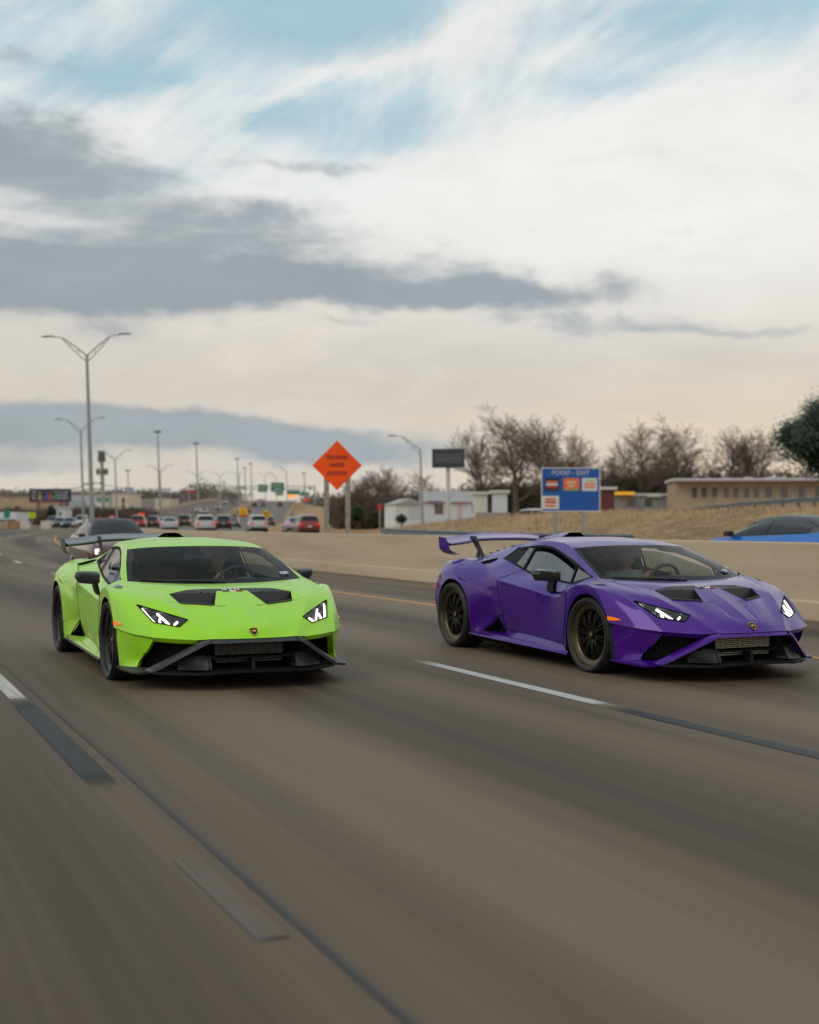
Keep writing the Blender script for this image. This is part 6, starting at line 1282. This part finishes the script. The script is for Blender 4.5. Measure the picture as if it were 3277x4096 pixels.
# far woods along the horizon at the left and behind
r = random.Random(77); V, F = [], []
for i in range(2300):
    d = r.uniform(620, 1200); xd = r.uniform(-250, 760) if i < 1900 else r.uniform(700, 2000); x, y = ray(xd, d); s, lat = inv(x, y)
    if -16 < lat < 32: continue
    z = ground_z(x, y) + (max(0, d - 560)*.026 if lat < 0 else 0); H = r.uniform(7, 12); R = r.uniform(2.5, 4.5)
    for j in range(34):
        a = r.random()*6.283; q = R*math.sqrt(r.random()); h = z + H*(.15 + .85*r.random())*(1 - .35*(q/R)**2); px, py = x + q*math.cos(a), y + q*math.sin(a); o_ = len(V); e = r.uniform(.5, 1.3)
        V += [(px + r.uniform(-e, e), py + r.uniform(-e, e), h + r.uniform(-e, e)) for _ in range(3)]; F.append((o_, o_ + 1, o_ + 2))
    o_ = len(V); V += [(x - .3, y, z - 4), (x + .3, y, z - 4), (x, y, z + H*.6)]; F.append((o_, o_ + 1, o_ + 2))
me = bpy.data.meshes.new('far_woods'); me.from_pydata(V, [], F); me.materials.append(pbr('far_wood_brown', (.150,.125,.115), .95, var=.3, vscale=.02)); add('far_woods', me, kind='stuff')
# ------------------------------------------------------------------ the two drivers
def person(label, car, shirt, hairc, cap=False):
    """seated driver; built in the car's frame, hands on the wheel"""
    skin = pbr('skin', (.52,.30,.20), .55); shm = pbr('shirt_' + ('dark' if cap else 'pale'), shirt, .85, var=.25, vscale=14); hairm = pbr('hair', hairc, .8)
    t = thing('person', label, 'person'); t.matrix_world = car.matrix_basis.copy()
    Y0 = .36
    J = [((1.46,Y0,.36),.15), ((1.40,Y0,.50),.155), ((1.32,Y0,.66),.170), ((1.27,Y0,.765),.150), ((1.250,Y0,.825),.075), ((1.250,Y0,.875),.056),
         ((1.285,Y0 + .17,.765),.075), ((1.40,Y0 + .235,.66),.055), ((1.54,Y0 + .24,.58),.046), ((1.70,Y0 + .20,.69),.040), ((1.825,Y0 + .165,.770),.031), ((1.885,Y0 + .15,.800),.036),
         ((1.285,Y0 - .17,.765),.075), ((1.40,Y0 - .235,.66),.055), ((1.54,Y0 - .24,.58),.046), ((1.70,Y0 - .20,.69),.040), ((1.825,Y0 - .165,.770),.031), ((1.885,Y0 - .15,.800),.036),
         ((1.62,Y0 + .12,.40),.10), ((1.90,Y0 + .13,.46),.075), ((1.62,Y0 - .12,.40),.10), ((1.90,Y0 - .13,.46),.075)]
    E_ = [(0,1), (1,2), (2,3), (3,4), (4,5), (3,6), (6,7), (7,8), (8,9), (9,10), (10,11), (3,12), (12,13), (13,14), (14,15), (15,16), (16,17), (0,18), (18,19), (0,20), (20,21)]
    for base, sg in ((11, 1), (17, -1)):   # four fingers and a thumb closed over the wheel rim
        b = np.array(J[base][0])
        for f in range(4):
            off = (f - 1.5)*.019; n0 = len(J)
            J.append((tuple(b + (.030, off*.25*sg, .012 + off)), .0095)); J.append((tuple(b + (.058 - .004*abs(f - 1), off*.2*sg - .004*sg, .006 + off)), .0085)); J.append((tuple(b + (.060 - .003*f, -.024*sg, -.006 + off)), .0078)); J.append((tuple(b + (.044, -.038*sg, -.008 + off)), .0070))
            E_.extend([(base, n0), (n0, n0 + 1), (n0 + 1, n0 + 2), (n0 + 2, n0 + 3)])
        n0 = len(J); J.append((tuple(b + (.006, -.030*sg, .030)), .011)); J.append((tuple(b + (.030, -.042*sg, .046)), .009)); E_.extend([(base, n0), (n0, n0 + 1)])
    me = bpy.data.meshes.new('skel'); me.from_pydata([j[0] for j in J], E_, []); ob = bpy.data.objects.new('skel', me); COL.objects.link(ob)
    md = ob.modifiers.new('Skin', 'SKIN'); md.use_smooth_shade = True; sv = me.skin_vertices[0].data
    for i, j in enumerate(J): sv[i].radius = (j[1], j[1]*(1.25 if i in (1, 2, 3) else 1.0)); sv[i].use_root = (i == 0)
    if True: sv[2].radius = (.125, .205); sv[3].radius = (.105, .185); sv[1].radius = (.125, .18)
    ob.modifiers.new('Sub', 'SUBSURF').levels = 2; ob.modifiers['Sub'].render_levels = 2
    dg = bpy.context.evaluated_depsgraph_get(); bm2 = bpy.data.meshes.new_from_object(ob.evaluated_get(dg)); bpy.data.objects.remove(ob)
    # head: a shaped ovoid with brow, nose, chin and ears, joined to the neck in one mesh
    bm = bmesh.new(); bm.from_mesh(bm2); hc = Vector((1.285, Y0, .958)); o0 = len(bm.verts)
    hv = []; nu, nv = 40, 28
    for i in range(nv + 1):
        ph = math.pi*i/nv
        for j in range(nu):
            th = 2*math.pi*j/nu; dx, dy, dz = math.sin(ph)*math.cos(th), math.sin(ph)*math.sin(th), math.cos(ph)
            px, py, pz = dx*.098, dy*.076, dz*.122
            if dz < 0: px *= 1 - .10*dz*dz; py *= 1 + .36*dz*abs(dz); px += .018*dz*dz*(dx > 0)
            if dx > .55:
                px += .028*math.exp(-((dy)/.16)**2 - ((dz + .12)/.20)**2)*1.0 + .010*math.exp(-((dz - .22)/.10)**2) - .011*(math.exp(-((abs(dy) - .36)/.14)**2 - ((dz - .06)/.10)**2))
                px += .008*math.exp(-(dy/.30)**2 - ((dz + .50)/.07)**2) - .006*math.exp(-(dy/.34)**2 - ((dz + .43)/.03)**2) + .010*math.exp(-(dy/.3)**2 - ((dz + .80)/.15)**2)
            if abs(dy) > .88 and abs(dx + .08) < .30: py += math.copysign(.016*math.exp(-((dz - .02)/.22)**2), dy)
            hv.append(bm.verts.new(hc + Vector((px, py, pz))))
    hf = []
    for i in range(nv):
        for j in range(nu):
            a, b, c, d_ = hv[i*nu + j], hv[i*nu + (j + 1) % nu], hv[(i + 1)*nu + (j + 1) % nu], hv[(i + 1)*nu + j]
            try: bm.faces.new((a, b, c, d_))
            except ValueError: pass
    for f in bm.faces:
        c = f.calc_center_median(); f.smooth = True; f.material_index = 1 if (c.z < .830 and not (c.x > 1.80 and c.z > .70)) else 0
    bmesh.ops.recalc_face_normals(bm, faces=bm.faces); mesh = bpy.data.meshes.new('body'); bm.to_mesh(mesh); bm.free(); mesh.materials.append(skin); mesh.materials.append(shm)
    b = add('body', mesh, t)
    g = G(); rows = []
    for i in range(11):
        ph = (.50 if cap else .54)*math.pi*i/10
        rows.append([hc + Vector((math.sin(ph)*math.cos(th)*.106 - .006, math.sin(ph)*math.sin(th)*.084, math.cos(ph)*.130 + (0 if math.cos(th) < .35 else .030*i/10*math.cos(th)))) for th in np.linspace(0, 2*math.pi, 33)])
    g.grid(np.array(rows))
    if cap: g.grid(np.array([[hc + Vector((.095 + .075*u*math.cos(v), .070*math.sin(v)*(1 + .1*u), .044 - .018*u)) for v in np.linspace(-1.2, 1.2, 9)] for u in (0, .5, 1)]))
    g.obj('cap' if cap else 'hair', [hairm], t)
    if cap: 
        g = G()
        for sy in (1, -1): g.grid(np.array([[hc + Vector((.098, sy*.034 + .020*math.cos(a)*u, .012 + .014*math.sin(a)*u)) for a in np.linspace(0, 6.283, 13)] for u in (0, 1)]))
        g.tube([hc + Vector((.10,-.05,.016)), hc + Vector((.104,0,.018)), hc + Vector((.10,.05,.016))], .003, 5); g.tube([hc + Vector((.10,.05,.016)), hc + Vector((.0,.082,.018))], .003, 5); g.obj('sunglasses', [common['frit']], t)
    return t
person('driver with a dark cap and black shirt in the lime green car', CG, (.012,.012,.014), (.03,.03,.032), True)
person('driver with dark hair and pale blue shirt in the purple car', CP, (.36,.47,.50), (.035,.030,.026), False)
# seat belts
for car, mt in ((CG, MG['belt']), (CP, MP['belt'])):
    g = G(); c = crv([(1.18,.58,.88), (1.36,.53,.835), (1.47,.40,.70), (1.55,.25,.52)], 13); g.grid(np.stack([c + (0, -.006, -.022), c + (.012, .010, 0), c + (0, .022, .022)], 1)); g.obj('seat_belt', [mt], car)
